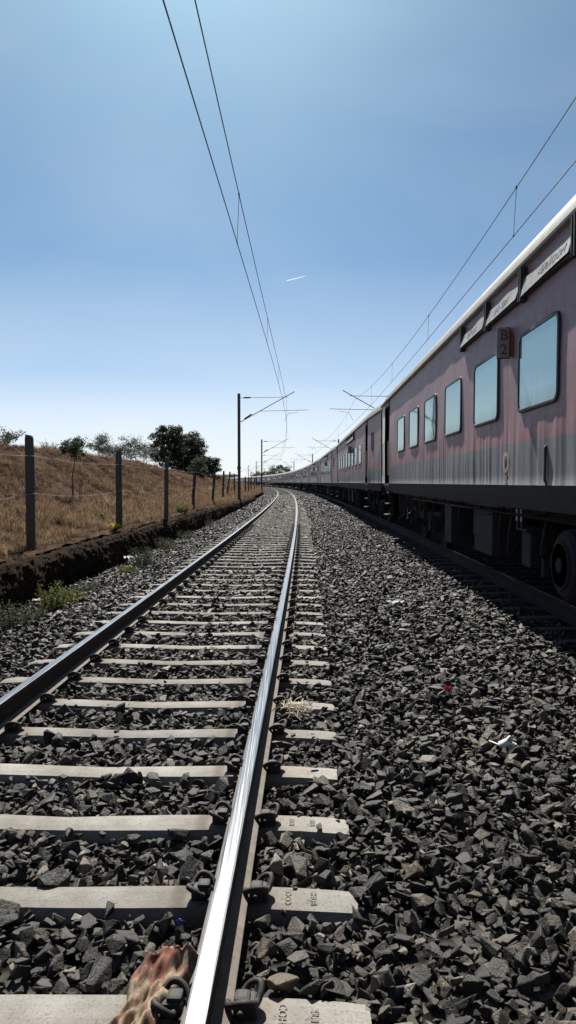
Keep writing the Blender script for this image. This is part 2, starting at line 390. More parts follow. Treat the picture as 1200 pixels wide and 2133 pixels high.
def sack_mat():
    m = NT('stained_sacking'); v = m.coord('Object'); n = m.noise(v, 9, 6, .65, .6); n2 = m.noise(v, 60, 3, .7)
    w = m.n('ShaderNodeTexWave', {'Vector': v, 'Scale': 260.0, 'Distortion': 1.5}).outputs['Fac']
    c = m.ramp(n2, [(.3, (.15, .105, .066)), (.7, (.3, .23, .155))])
    vs_ = m.coord('Object', (1, .35, 1)); ns = m.noise(vs_, 22, 6, .7, .8); nb_ = m.noise(vs_, 34, 5, .7)
    sy_ = m.n('ShaderNodeMapRange', {'Value': m.n('ShaderNodeSeparateXYZ', {'Vector': v}).outputs['Y'], 'From Min': .05, 'From Max': .22, 'To Min': 0.0, 'To Max': .1}).outputs[0]
    c = m.mix(m.ramp(m.math('ADD', ns, sy_), [(.5, 0.0), (.6, .95)]), c, (.15, .045, .027))
    c = m.mix(m.ramp(nb_, [(.54, 0.0), (.66, .8)]), c, (.045, .03, .022))
    m.set(Base_Color=c, Roughness=.9); m.bump(m.math('ADD', m.math('MULTIPLY', w, .3), n2), .5, .003); return m.mat
M['sack'] = sack_mat()
M['plastic'] = simple('white_plastic', (0.544, 0.544, 0.528), (0.64, 0.64, 0.624), rough=.45)
M['redwrap'] = simple('red_wrapper', (.25, .02, .03), (.35, .03, .04), rough=.4)
M['bluewrap'] = simple('blue_wrapper', (.015, .035, .14), (.02, .05, .2), rough=.4)
M['straw'] = simple('pale_straw', (.55, .48, .38), (.7, .63, .52), rough=.8)
def cloud_mat():
    m = NT('ice_cloud'); d = m.n('ShaderNodeBsdfTranslucent', {'Color': (.98, .98, .98, 1)}); t_ = m.n('ShaderNodeBsdfTransparent'); mx = m.n('ShaderNodeMixShader', {0: .86})
    m.t.links.new(d.outputs[0], mx.inputs[1]); m.t.links.new(t_.outputs[0], mx.inputs[2]); m.t.links.new(mx.outputs[0], m.out.inputs[0]); return m.mat
M['contrail'] = cloud_mat()
M['farwall'] = simple('far_plaster', (.5, .5, .48), (.6, .6, .58), rough=.8)
M['farroof'] = simple('far_roof', (.2, .22, .25), (.25, .26, .28), rough=.8)

# ------------------------------------------------------------------ geometry-node scatter
def scatter(name, pts, rot, scl, idx, variants, parent=None):
    """one object: many copies of a few small meshes on a cloud of points"""
    c = bpy.data.collections.new(name + '_variants')
    for i, me in enumerate(variants):
        c.objects.link(bpy.data.objects.new('%s_variant_%02d' % (name, i), me))
    me = bpy.data.meshes.new(name); me.vertices.add(len(pts)); me.vertices.foreach_set('co', np.asarray(pts, np.float32).ravel())
    for an, typ, arr, key in (('rot', 'FLOAT_VECTOR', rot, 'vector'), ('scl', 'FLOAT_VECTOR', scl, 'vector'), ('idx', 'INT', idx, 'value')):
        a = me.attributes.new(an, typ, 'POINT'); a.data.foreach_set(key, np.asarray(arr, np.int32 if typ == 'INT' else np.float32).ravel())
    o = mesh_obj(name, me, parent)
    ng = bpy.data.node_groups.new(name + '_nodes', 'GeometryNodeTree')
    ng.interface.new_socket('Geometry', in_out='INPUT', socket_type='NodeSocketGeometry'); ng.interface.new_socket('Geometry', in_out='OUTPUT', socket_type='NodeSocketGeometry')
    gi = ng.nodes.new('NodeGroupInput'); go = ng.nodes.new('NodeGroupOutput'); ip = ng.nodes.new('GeometryNodeInstanceOnPoints')
    ci = ng.nodes.new('GeometryNodeCollectionInfo'); ci.inputs['Collection'].default_value = c
    ci.inputs['Separate Children'].default_value = True; ci.inputs['Reset Children'].default_value = True
    L = ng.links.new
    L(gi.outputs[0], ip.inputs['Points']); L(ci.outputs[0], ip.inputs['Instance']); ip.inputs['Pick Instance'].default_value = True
    for an, typ, sock in (('rot', 'FLOAT_VECTOR', 'Rotation'), ('scl', 'FLOAT_VECTOR', 'Scale'), ('idx', 'INT', 'Instance Index')):
        na = ng.nodes.new('GeometryNodeInputNamedAttribute'); na.data_type = typ; na.inputs['Name'].default_value = an
        L(na.outputs['Attribute'], ip.inputs[sock])
    L(ip.outputs[0], go.inputs[0])
    md = o.modifiers.new('scatter', 'NODES'); md.node_group = ng
    return o

# ------------------------------------------------------------------ setting: ground, bank, ballast bed
g = MB(); g.add([(-9000, -9000, -.62), (9000, -9000, -.62), (9000, 9000, -.62), (-9000, 9000, -.62)], [(0, 1, 2, 3)])
props(g.build('ground', M['ground']), kind='structure')

def crest(s): return np.interp(s, [0, 42, 53, 88, 112, 200, 700], [2.62, 2.6, 2.25, 2.2, 1.55, 1.3, 1.0])
def lip(s): return np.interp(s, [-20, 30, 55, 80, 700], [.33, .31, .16, .05, 0.0])
def bank_z(off, s):
    b, c = lip(s), crest(s)
    t = np.clip((-3.7 - off) / 5.3, 0, 1); t = t * t * (3 - 2 * t) * .55 + t * .45
    z = b + (c - b) * t
    z = z + nz2(off * .22, s * .22, 5) * .10 * np.clip((-3.6 - off) / 1.5, 0, 1) + nz2(off * .9, s * .9, 6, 3) * .03
    back = np.clip((-11 - off) / 45, 0, 1)
    return z * (1 - back) - .9 * back
B_OFF = np.array([-3.05, -2.6, -1.9, -1.4, 1.4, 2.2, 3.0, 3.6, 6.5, 7.3, 9.2])
B_Z = np.array([-.37, -.33, -.225, -.194, -.194, -.15, -.13, -.125, -.125, -.35, -.8])
def bed_z(off, s): return np.interp(off, B_OFF, B_Z) + nz2(off * .5, s * .5, 8, 3) * .014 * (np.abs(off) > 1.5) * (np.abs(off - TRAIN_OFF) > 1.5)
def strip(offs, ss, zf, dz=0.0):
    O, S = np.meshgrid(offs, ss); x, y = P(S.ravel(), O.ravel()); z = zf(O.ravel(), S.ravel()) + dz
    v = np.stack([x, y, z], 1); n = len(offs); f = []
    for i in range(len(ss) - 1):
        for j in range(n - 1): f.append((i * n + j, i * n + j + 1, (i + 1) * n + j + 1, (i + 1) * n + j))
    return v, f
ss = np.concatenate([np.arange(-15, 70, .45), np.arange(70, 130, 1.5), np.arange(130, 720, 8)])
offs = np.concatenate([np.arange(-60, -16, 4.0), np.arange(-16, -10, .8), np.arange(-10, -3.2, .3), [-3.2]])
v, f = strip(offs, ss, bank_z)
bank = mesh_obj('dry_bank', mk_mesh('dry_bank', v, f, M['bank'], True)); props(bank, kind='structure')
v, f = strip(np.concatenate([[-3.3], B_OFF, [3.3, 5.0]])[np.argsort(np.concatenate([[-3.3], B_OFF, [3.3, 5.0]]))], ss, bed_z, -.055)
bed = mesh_obj('ballast_bed', mk_mesh('ballast_bed', v, f, M['bed'], True)); props(bed, kind='structure')

# low earth wall along the foot of the bank
ws = np.concatenate([np.arange(2, 30, .045), np.arange(30, 46, .1), np.arange(46, 70, .5)])
pk = np.array([(-3.0, -.55), (-3.0, -.1), (-3.03, .17), (-3.09, .265), (-3.25, .31), (-3.5, .335), (-3.75, .25), (-3.75, -.5)])
pl = np.concatenate([[0], np.cumsum(np.hypot(*np.diff(pk, axis=0).T))]); tt = np.concatenate([np.linspace(0, pl[3], 22), np.linspace(pl[3], pl[6], 14)[1:], [pl[7]]])
po, pz = np.interp(tt, pl, pk[:, 0]), np.interp(tt, pl, pk[:, 1]); n = len(tt)
SS, OO = np.meshgrid(ws, po, indexing='ij'); ZZ = np.meshgrid(ws, pz, indexing='ij')[1]; TT = np.meshgrid(ws, tt, indexing='ij')[1]
inner = (TT > .01) & (TT < pl[6] - .01)
rw = np.random.default_rng(3)
dn_ = .018 * nz2(SS * .5, TT * .9, 21, 3) + .012 * nz2(SS * 2.2, TT * 2.6, 22, 3) + .009 * nz2(SS * 7, TT * 7, 25, 2) + rw.normal(0, .007, SS.shape)
OO = OO + dn_ * inner * (TT < pl[4]); ZZ = ZZ + (lip(SS) - .33) * (ZZ > 0) + (.014 * nz1(SS * .4, 23, 3) + .01 * nz2(SS * 3, TT * 3, 26, 3) + rw.normal(0, .005, SS.shape)) * inner * (TT > pl[2])
x, y = P(SS.ravel(), OO.ravel()); v = np.stack([x, y, ZZ.ravel()], 1); f = []
for i in range(len(ws) - 1):
    for j in range(n - 1): f.append((i * n + j, (i + 1) * n + j, (i + 1) * n + j + 1, i * n + j + 1))
wall = mesh_obj('retaining_wall', mk_mesh('retaining_wall', v, f, M['wallsoil']))
props(wall, 'low crumbling dark earth wall running along the foot of the grassy bank', 'wall')

# ------------------------------------------------------------------ crushed stone ballast
def stone_mesh(i):
    r = np.random.default_rng(100 + i); bm = bmesh.new()
    el = r.uniform(.5, 1.0, 3); el[int(r.integers(2))] = 1.0; el[2] *= r.uniform(.4, .85)
    for _ in range(int(r.integers(8, 14))):
        d = r.normal(size=3); d /= np.linalg.norm(d); d = np.sign(d) * np.abs(d) ** .7
        d *= r.uniform(.75, 1.0)
        bm.verts.new(Vector(d * el * .5))
    res = bmesh.ops.convex_hull(bm, input=bm.verts)
    bmesh.ops.delete(bm, geom=[e for e in res['geom_interior'] if isinstance(e, bmesh.types.BMVert)], context='VERTS')
    bmesh.ops.dissolve_limit(bm, angle_limit=.16, verts=bm.verts, edges=bm.edges)
    bmesh.ops.bevel(bm, geom=bm.edges[:], offset=.022, segments=1, affect='EDGES')
    bmesh.ops.triangulate(bm, faces=bm.faces[:])
    me = bpy.data.meshes.new('ballast_stone'); bm.to_mesh(me); bm.free(); me.materials.append(M['stone']); return me
STONES = [stone_mesh(i) for i in range(32)]

def blocked(off, s):
    """where rails and sleepers keep the ballast away"""
    out = np.zeros(len(off), bool)
    for c in (0.0, TRAIN_OFF):
        o = off - c
        near_rail = (np.abs(np.abs(o) - .8725) < .085)
        ph = np.abs((s - SL0 + SLP / 2) % SLP - SLP / 2)
        lowsz = np.where(np.abs(np.abs(o) - .8725) < .17, .12, .092)
        keep = np.interp(s, [0, 18, 26, 60], [1.0, 1.0, .6, .4])
        rr = (np.sin(o * 7.1 + np.floor((s - SL0) / SLP + .5) * 3.7) * .5 + .5)
        out |= near_rail | ((np.abs(o) < 1.36) & (ph < lowsz) & ((rr < keep + .01) | (keep > .99)))
    return out
def layer(s0, s1, o0, o1, cell, size, sig, dz, jz, seed, keep=1.0):
    r = np.random.default_rng(seed)
    a, b = np.meshgrid(np.arange(o0, o1, cell), np.arange(s0, s1, cell)); off = a.ravel(); s = b.ravel()
    off = off + r.uniform(-.5, .5, len(off)) * cell; s = s + r.uniform(-.5, .5, len(s)) * cell
    m = r.uniform(size=len(off)) < keep
    off, s = off[m], s[m]
    x, y = P(s, off)
    m = (np.abs(x) < .43 * np.maximum(y, 0) + 1.3) & (y > .9) & ~blocked(off, s)
    off, s, x, y = off[m], s[m], x[m], y[m]; n = len(off)
    sz = np.clip(size * np.exp(r.normal(0, sig, n)), size * .4, size * 2.1)
    nr = np.minimum(np.abs(np.abs(off) - .8725), np.abs(np.abs(off - TRAIN_OFF) - .8725))
    sz = np.minimum(sz, np.maximum((nr - .075) * 1.9, .018))
    z = bed_z(off, s) + dz + r.uniform(-1, 1, n) * jz
    rot = np.stack([r.normal(0, .42, n), r.normal(0, .42, n), r.uniform(0, 6.283, n)], 1)
    flip = r.uniform(size=n) < .25; rot[flip, 0] += r.uniform(-1.5, 1.5, flip.sum())
    return np.stack([x, y, z], 1), rot, sz
parts_ = [layer(.8, 13, -3.1, 4.2, .05, .075, .25, -.038, .012, 1),
          layer(.8, 13, -3.1, 4.2, .066, .076, .36, -.006, .026, 2, .85),
          layer(.8, 13, -3.1, 4.2, .1, .036, .4, -.012, .014, 3, .7),
          layer(.8, 9, 1.3, 4.0, .21, .115, .2, -.005, .015, 9, .7),
          layer(13, 38, -3.1, 4.0, .082, .085, .3, -.045, .015, 4), layer(13, 38, -3.1, 4.0, .1, .08, .34, -.022, .02, 5, .8),
          layer(38, 95, -3.1, 4.0, .17, .15, .3, -.03, .03, 6),
          layer(5, 40, 4.1, 6.6, .1, .085, .3, -.02, .02, 7)]
def on_sleepers(seed, n):
    r = np.random.default_rng(seed); k = r.integers(-1, 34, n); off = np.where(r.uniform(size=n) < .45, r.uniform(1.0, 1.36, n), r.uniform(-1.36, .7, n)); s_ = SL0 + k * SLP + r.choice([-1, 1], n) * r.uniform(.03, .085, n)
    m = np.abs(np.abs(off) - .8725) > .16; off, s_ = off[m], s_[m]; n = len(off); x, y = P(s_, off); sz = r.uniform(.025, .07, n)
    return np.stack([x, y, -.185 + sz * .25], 1), np.stack([r.normal(0, .25, n), r.normal(0, .25, n), r.uniform(0, 6.28, n)], 1), sz
parts_.append(on_sleepers(12, 110))
S_P = np.concatenate([p[0] for p in parts_]); S_R = np.concatenate([p[1] for p in parts_]); S_S = np.concatenate([p[2] for p in parts_])
S_I = RNG.integers(0, len(STONES), len(S_P))
# the 300 stones that show largest are objects of their own
dep = np.maximum(S_P[:, 1], .1); px = FPX * S_P[:, 0] / dep; py = FPX * (CAM_H - S_P[:, 2]) / dep
inside = (np.abs(px) < 590) & (py < 1120) & (S_P[:, 2] > -.25)
score = np.where(inside, S_S * FPX / dep, 0); big = np.argsort(-score)[:300]
rest = np.ones(len(S_P), bool); rest[big] = False
for i in big:
    o = bpy.data.objects.new('ballast_stone', STONES[int(S_I[i])]); link(o, bed)
    o.location = S_P[i]; o.rotation_euler = S_R[i]; o.scale = (S_S[i],) * 3
loose = scatter('ballast_stones', S_P[rest], S_R[rest], np.repeat(S_S[rest][:, None], 3, 1), S_I[rest], STONES, bed)
props(loose, kind='stuff')
print('stones', len(S_P))

# ------------------------------------------------------------------ railway tracks
RAIL_PROF = [(-.030, 0.0, 0), (-.023, .0012, 1), (.023, .0012, 1), (.030, 0.0, 0), (.0315, -.010, 0), (.032, -.036, 0), (.012, -.05, 0), (.009, -.075, 0), (.009, -.115, 0), (.016, -.142, 2), (.072, -.158, 2), (.075, -.160, 0),
             (.075, -.172, 0), (-.075, -.172, 0), (-.075, -.160, 2), (-.072, -.158, 2), (-.016, -.142, 0), (-.009, -.115, 0), (-.009, -.075, 0), (-.012, -.05, 0), (-.032, -.036, 0), (-.0315, -.010, 0)]
def rail(off, z, parent, mats):
    rs = np.concatenate([np.arange(-8, 40, 1.0), np.arange(40, 160, 3.0), np.arange(160, 700, 8.0)])
    n = len(RAIL_PROF); v = []; f = []; mi = []
    for s in rs:
        for (a, h, _) in RAIL_PROF:
            x, y = P(s, off + a); v.append((x, y, z + h))
    for i in range(len(rs) - 1):
        for j in range(n):
            f.append((i * n + j, i * n + (j + 1) % n, (i + 1) * n + (j + 1) % n, (i + 1) * n + j))
            mi.append(1 if j in (0, 1, 2) else (2 if j in (9, 10, 14, 15) else 0))
    me = mk_mesh('rail', v, f, mats); me.polygons.foreach_set('material_index', mi)
    return mesh_obj('rail', me, parent)
def sleeper_mesh(seed):
    r = np.random.default_rng(seed); xs = [-1.375, -1.36, -1.30, -1.15, -.98, -.76, -.5, -.25, 0, .25, .5, .76, .98, 1.15, 1.30, 1.36, 1.375]
    v = []; f = []
    for x in xs:
        a = abs(x)
        top = -.180 if .7 < a < 1.05 else (-.180 - .016 * (1 - a / .7) if a <= .7 else -.180 - .012 * (a - 1.05) / .3)
        tw = .074 if a > .6 else .066 + .008 * a / .6
        e = .012 if a > 1.37 else (.004 if a > 1.35 else 0)
        j = lambda q=.0035: r.uniform(-q, q)
        v += [(x, -tw - .045, -.40), (x, -tw - .012 + j(), top - .03), (x, -tw + e + j(), top - .004 - e), (x, -tw * .4, top + j(.0015) - e * .5), (x, tw * .4, top + j(.0015) - e * .5), (x, tw - e + j(), top - .004 - e), (x, tw + .012 + j(), top - .03), (x, tw + .045, -.40)]
    for i in range(len(xs) - 1):
        for k in range(7): f.append((i * 8 + k, (i + 1) * 8 + k, (i + 1) * 8 + k + 1, i * 8 + k + 1))
    f.append(tuple(range(8))); f.append(tuple(reversed([(len(xs) - 1) * 8 + k for k in range(8)])))
    me = mk_mesh('sleeper', v, f, M['sleeper']); bm = bmesh.new(); bm.from_mesh(me); bmesh.ops.recalc_face_normals(bm, faces=bm.faces[:]); bm.to_mesh(me); bm.free(); return me
SLEEPERS = [sleeper_mesh(i) for i in range(5)]
SHADED = []
for me_ in SLEEPERS[:3]: q_ = me_.copy(); q_.materials.clear(); q_.materials.append(M['shadedsleeper']); SHADED.append(q_)  # darker sleeper copies, the train's shade put into their colour
# spring clip, local x away from the rail, y along it, z from the sleeper top
c = MB(); path = cr([(.028, -.075, .032), (.028, -.02, .032), (.028, .045, .032), (.036, .078, .045), (.06, .088, .07), (.086, .07, .083), (.09, .03, .068), (.08, -.012, .05), (.07, -.05, .07), (.045, -.074, .088), (.012, -.066, .075), (-.012, -.03, .045), (-.017, .012, .031)], 4)
path = [Vector((p.x * .95, p.y * .68, p.z * .74 + .004)) for p in path]; c.tube(path, .0115, 7); CLIP = c.mesh('rail_clip', M['clip'], True)
c = MB(); c.bbox((.04, -.005, .02), (.075, .07, .06), .012); c.bbox((.03, -.005, .045), (.05, .05, .035), .012); c.bbox((-.006, .0, .012), (.03, .11, .022), .006); SHOULDER = c.mesh('clip_shoulder', M['clip'])
def track(name, off, z, n, nclip, label, k0):
    t = empty(name, (0, 0, 0)); props(t, label, 'railway track')
    mats = [M['railside'], M['railtop'], M['railfoot']] if off == 0 else [M['railside'], M['dullrail'], M['railside']]  # rail feet under the train coloured darker for its shade
    rail(off - .8725, z, t, mats); rail(off + .8725, z, t, mats)
    for k in range(k0, n):
        s = SL0 + k * SLP; p = P3(s, off, z); th = float(thv(s))
        sl = mesh_obj('sleeper', SLEEPERS[k % 5] if off == 0 else SHADED[k % 3], t, p, (0, 0, -th + random.uniform(-.012, .012)))
        if k < nclip:
            for rx in (-.8725, .8725):
                for sd in (-1, 1):
                    for nm, me in (('rail_clip', CLIP), ('clip_shoulder', SHOULDER)):
                        mesh_obj(nm, me, sl, (rx + sd * .075, random.uniform(-.008, .008), -.183), (0, 0, 0 if sd > 0 else PI))
        if off == 0.0 and k in (-1, 0, 1):
            for col, txt, dx in ((0, ('COH', 'IOCO', 'OOI')[k + 1], 1.10), (1, ('SUI', 'SHUB', 'SUB')[k + 1], 1.20)):
                mesh_obj('cast_letters', text_mesh('cast_letters', txt, .036, M['carved'], .0008), sl, (dx, 0, -.1800 - (.002 if dx > 1.1 else 0)), (0, 0.035 if dx > 1.15 else .0, -PI / 2))
    return t
track('railway_track', 0.0, 0.0, 150, 40, 'empty curving railway track with pale concrete sleepers and shiny rails', -2)
track('railway_track', TRAIN_OFF, TRAIN_Z, 70, 0, 'shaded railway track underneath the parked passenger train', 0)

# ------------------------------------------------------------------ coaches
HL = 11.77; XW = -1.62
D2Y = lambda d: HL - d                      # distance from the far end of a coach -> local y
Z_SK, Z_GUT = 1.35, 3.56
def wall_x(d):
    x = XW
    if d < .9: x = XW + .03 * (1 - d / .9)
    if d > 20.34: x = XW + .10 * (d - 20.34) / 3.2
    return x
def wall_mesh(d0, d1, hi, name):
    ny = max(2, int((d1 - d0) / (.03 if hi else .6))); zs = np.concatenate([np.linspace(Z_SK, 2.1, 16 if hi else 3), np.linspace(2.1, Z_GUT, 22 if hi else 4)[1:]])
    ds = np.linspace(d0, d1, ny + 1)
    DD, ZZ = np.meshgrid(ds, zs, indexing='ij')
    X = np.vectorize(wall_x)(DD)
    amp = np.interp(ZZ, [1.35, 1.5, 1.95, 2.15, 2.9, 3.56], [.0085, .009, .0055, .0022, .0014, .001])
    rid = nz1(DD * 2.6 + .05 * nz1(ZZ * 1.2, 41, 2), 40, 2) + .5 * nz1(DD * 5.2, 42, 2)
    big_ = nz2(DD * .35, ZZ * .45, 43, 3) * .006
    X = X - (amp * np.clip(rid, -1.2, 1.8) * .55 + big_) * (1 if hi else 0)
    X = np.where(ZZ < 1.365, X - .004, X)
    v = np.stack([X.ravel(), (HL - DD).ravel(), ZZ.ravel()], 1); nz_ = len(zs); f = []
    for i in range(ny):
        for j in range(nz_ - 1): f.append((i * nz_ + j, i * nz_ + j + 1, (i + 1) * nz_ + j + 1, (i + 1) * nz_ + j))
    return mk_mesh(name, v, f, M['paint'], True)
ROOF_P = [(-1.62, 3.56), (-1.61, 3.63), (-1.575, 3.74), (-1.50, 3.86), (-1.40, 3.945), (-1.25, 4.01), (-.95, 4.075), (-.5, 4.12), (0, 4.135)]
ROOF_P = ROOF_P + [(-x, z) for x, z in reversed(ROOF_P[:-1])]
def roof_mesh():
    ds = [0, .45, .9, 2, 8, 14, 19, 20.34, 22, 23.54]; v = []; f = []; n = len(ROOF_P)
    for d in ds:
        k = wall_x(d) / XW
        for x, z in ROOF_P: v.append((x * k, D2Y(d), z))
    for i in range(len(ds) - 1):
        for j in range(n - 1): f.append((i * n + j, i * n + j + 1, (i + 1) * n + j + 1, (i + 1) * n + j))
    f.append(tuple(range(n))); f.append(tuple(reversed([(len(ds) - 1) * n + j for j in range(n)])))
    me = mk_mesh('roof', v, f, M['roof']); smooth_by_angle(me, 40); return me
def profile_box(name, pts, mat, side_only=True):
    """strip swept along the coach from (x offset from wall, z) pairs, closed profile"""
    ds = [0, .45, .9, 2, 6, 10, 14, 19, 20.34, 22, 23.54]; v = []; f = []; n = len(pts)
    for d in ds:
        for x, z in pts: v.append((wall_x(d) + x, D2Y(d), z))
    for i in range(len(ds) - 1):
        for j in range(n): f.append((i * n + j, i * n + (j + 1) % n, (i + 1) * n + (j + 1) % n, (i + 1) * n + j))
    f.append(tuple(range(n))); f.append(tuple(reversed([(len(ds) - 1) * n + j for j in range(n)])))
    me = mk_mesh(name, v, f, mat); bm = bmesh.new(); bm.from_mesh(me); bmesh.ops.recalc_face_normals(bm, faces=bm.faces[:]); bm.to_mesh(me); bm.free(); return me
def rrect(w, h, r, n=5):
    out = []
    for cx, cy, a0 in ((w / 2 - r, h / 2 - r, 0), (-w / 2 + r, h / 2 - r, 90), (-w / 2 + r, -h / 2 + r, 180), (w / 2 - r, -h / 2 + r, 270)):
        for k in range(n + 1):
            a = math.radians(a0 + 90 * k / n); out.append((cx + r * math.cos(a), cy + r * math.sin(a)))
    return out
WZ, WW, WH = 2.485, 1.15, .80
def ring_mesh(name, w, h, r, t, d0, d1, mat):
    """rubber frame, local y-z plane, sticks out towards -x by d1"""
    a, b, b2 = rrect(w, h, r), rrect(w - 2 * t, h - 2 * t, r - t * .6), rrect(w - t * .7, h - t * .7, r - t * .2); n = len(a); v = []; f = []
    for ring_, x in ((a, d0), (a, -d1 * .75), (b2, -d1), (b, -d1 * .9), (b, d0)): v += [(x, p, q) for p, q in ring_]
    for k in range(4):
        for j in range(n): f.append((k * n + j, k * n + (j + 1) % n, (k + 1) * n + (j + 1) % n, (k + 1) * n + j))
    me = mk_mesh(name, v, f, mat); bm = bmesh.new(); bm.from_mesh(me); bmesh.ops.recalc_face_normals(bm, faces=bm.faces[:]); bm.to_mesh(me); bm.free()
    smooth_by_angle(me, 40); return me
W_FRAME = ring_mesh('frame', WW, WH, .10, .034, .012, .018, M['rubber'])
pr = rrect(WW - .06, WH - .06, .08); W_PANE = mk_mesh('pane', [(-.0085, p, q) for p, q in pr] + [(.004, p, q) for p, q in pr], [tuple(reversed(range(len(pr)))), tuple(range(len(pr), 2 * len(pr)))] + [(j, (j + 1) % len(pr), len(pr) + (j + 1) % len(pr), len(pr) + j) for j in range(len(pr))], M['glass'])
TW_FRAME = ring_mesh('frame', .42, .62, .06, .035, .012, .02, M['rubber'])
pr = rrect(.36, .56, .04); TW_PANE = mk_mesh('pane', [(-.006, p, q) for p, q in pr], [tuple(reversed(range(len(pr))))], M['rubber'])
WIN_D = [3.66 + 1.89 * k + WW / 2 for k in range(8)]
MESH = {}
for hi in (True, False):
    MESH['side', hi] = wall_mesh(2.0, 19.54, hi, 'side_wall'); MESH['enda', hi] = wall_mesh(0, .9, hi, 'end_panel'); MESH['endb', hi] = wall_mesh(20.34, 23.54, hi, 'end_panel')
for hi in (True, False): MESH['enda', hi].materials.clear(); MESH['enda', hi].materials.append(M['cream'])
MESH['roof'] = roof_mesh()
MESH['gutter'] = profile_box('gutter', [(.02, 3.54), (-.05, 3.548), (-.058, 3.57), (.02, 3.61)], M['gutter'])
MESH['skirt'] = profile_box('skirt', [(.012, 1.348), (-.004, 1.352), (.06, 1.22), (.13, 1.095), (.16, 1.095), (.16, 1.30)], M['skirt'])
for sgn, d in ((1, .0), (-1, 23.54)):
    b = MB(); k = -wall_x(d) - .012; y = D2Y(d) - sgn * .02
    pts = [(-k, y, 1.1), (k, y, 1.1), (k, y, 3.56), (-k, y, 3.56)]; b.add(pts, [(0, 1, 2, 3)]); MESH['endwall', sgn] = b.mesh('end_wall', M['under'])
b = MB(); v_ = [(1.62, HL, 1.1), (1.62, -HL, 1.1), (1.62, -HL, 3.58), (1.62, HL, 3.58)]; b.add(v_, [(0, 1, 2, 3)]); MESH['far'] = b.mesh('far_side_wall', M['paint'])
b = MB(); b.box((0, 0, 1.15), (2.8, 2 * HL - .1, .10)); b.box((-1.1, 0, 1.03), (.12, 2 * HL - 1, .16)); b.box((1.1, 0, 1.03), (.12, 2 * HL - 1, .16))
for k in range(14): b.box((0, -10.4 + k * 1.6, 1.02), (2.5, .1, .14))
MESH['floor'] = b.mesh('underframe', M['under'])
b = MB()
for k in range(7): b.bbox((0, k * .1, 0), (2.2 - .12 * (k % 2), .07, 2.35), .02)
MESH['bellows'] = b.mesh('gangway_bellows', M['dark'])
def door_mesh(w):
    b = MB(); b.bbox((0.115, 0, 2.35), (.04, w, 2.1), .01)
    b.box((.07, 0, 1.32), (.16, w, .05)); b.box((.07, 0, 3.47), (.16, w, .12)); return b.mesh('door', M['doormaroon'])
MESH['door'] = door_mesh(1.08); MESH['door2'] = door_mesh(.78)
b = MB(); b.bbox((.09, 0, 2.72), (.02, .36, .62), .03); MESH['doorwin'] = b.mesh('door_window', M['rubber'])
b = MB()
for sy in (-1, 1): b.tube([(.02, sy * .0, 1.55), (-.045, 0, 1.58), (-.045, 0, 2.45), (.02, 0, 2.48)], .013, 6)
MESH['handrail'] = b.mesh('handrail', M['rod'])
b = MB()
for k in range(3): b.box((.06 + .03 * (2 - k) , 0, 1.1 - .3 * k), (.22, .55, .025))
for sy in (-1, 1): b.box((.12, sy * .26, .82), (.03, .025, .62))
MESH['steps'] = b.mesh('door_steps', M['under'])
# bogie
def bogie_meshes():
    out = {}
    fr = MB()
    for sx in (-1, 1):
        fr.bbox((sx * 1.02, 0, .62), (.14, 1.5, .2), .03); fr.bbox((sx * 1.02, 1.45, .7), (.13, .75, .12), .03); fr.bbox((sx * 1.02, -1.45, .7), (.13, .75, .12), .03)
        fr.bbox((sx * 1.02, .72, .66), (.13, .3, .2), .03); fr.bbox((sx * 1.02, -.72, .66), (.13, .3, .2), .03)
    fr.bbox((0, 0, .68), (2.0, .5, .22), .03); fr.bbox((0, 0, .95), (2.2, .42, .1), .02)
    out['frame'] = fr.mesh('bogie_frame', M['under'])
    wh = MB()
    for sx in (-1, 1):
        wh.lathe((sx * .8, 0, 0), (sx, 0, 0), [(-.055, .3), (-.055, .487), (-.03, .487), (-.02, .46), (.07, .452), (.07, .38), (.03, .36), (.02, .16), (.09, .14), (.09, .0)], 36)
    wh.cyl((0, 0, 0), (1, 0, 0), .085, 1.7, 14)
    for sx in (-.35, .35): wh.cyl((sx, 0, 0), (1, 0, 0), .31, .11, 28)
    out['wheelset'] = wh.mesh('wheelset', M['wheel']); smooth_by_angle(out['wheelset'], 30)
    sp = MB()
    pts = [(math.cos(a) * .1, math.sin(a) * .1, .05 + a / (2 * PI) * .055) for a in np.linspace(0, 2 * PI * 5, 90)]
    sp.tube(pts, .018, 6); out['spring'] = sp.mesh('coil_spring', M['under'], True)
    ax = MB(); ax.bbox((0, 0, 0), (.2, .34, .3), .06); ax.cyl((-.12, 0, 0), (1, 0, 0), .115, .06, 20); out['box'] = ax.mesh('axle_box', M['underbox'])
    da = MB(); da.tube([(0, 0, 0), (0, 0, .42)], .035, 10); da.tube([(0, 0, .38), (0, 0, .7)], .024, 8); out['damper'] = da.mesh('damper', M['underbox'])
    return out
BG = bogie_meshes()
ub = {}
def ubox(key, name, boxes, mat):
    b = MB()
    for c_, d_ in boxes: b.bbox(c_, d_, .015)
    ub[key] = b.mesh(name, mat)
yD = lambda D: HL - (20.4 - D)              # local y on the near coach from the distance ahead of the camera
ubox('bat', 'battery_box', [((-1.18, yD(9.6), .70), (.42, .95, .58)), ((-1.4, yD(9.6), .96), (.03, .8, .03))], M['underbox'])
ubox('tall', 'electrics_box', [((-1.2, yD(12.0), .68), (.36, .55, .66))], M['underbox'])
ubox('mid', 'junction_box', [((-1.0, yD(10.75), .8), (.4, .42, .46))], M['underbox'])
ubox('tank', 'water_tank', [((-.55, yD(6.0), .75), (.9, 1.6, .6))], M['under'])
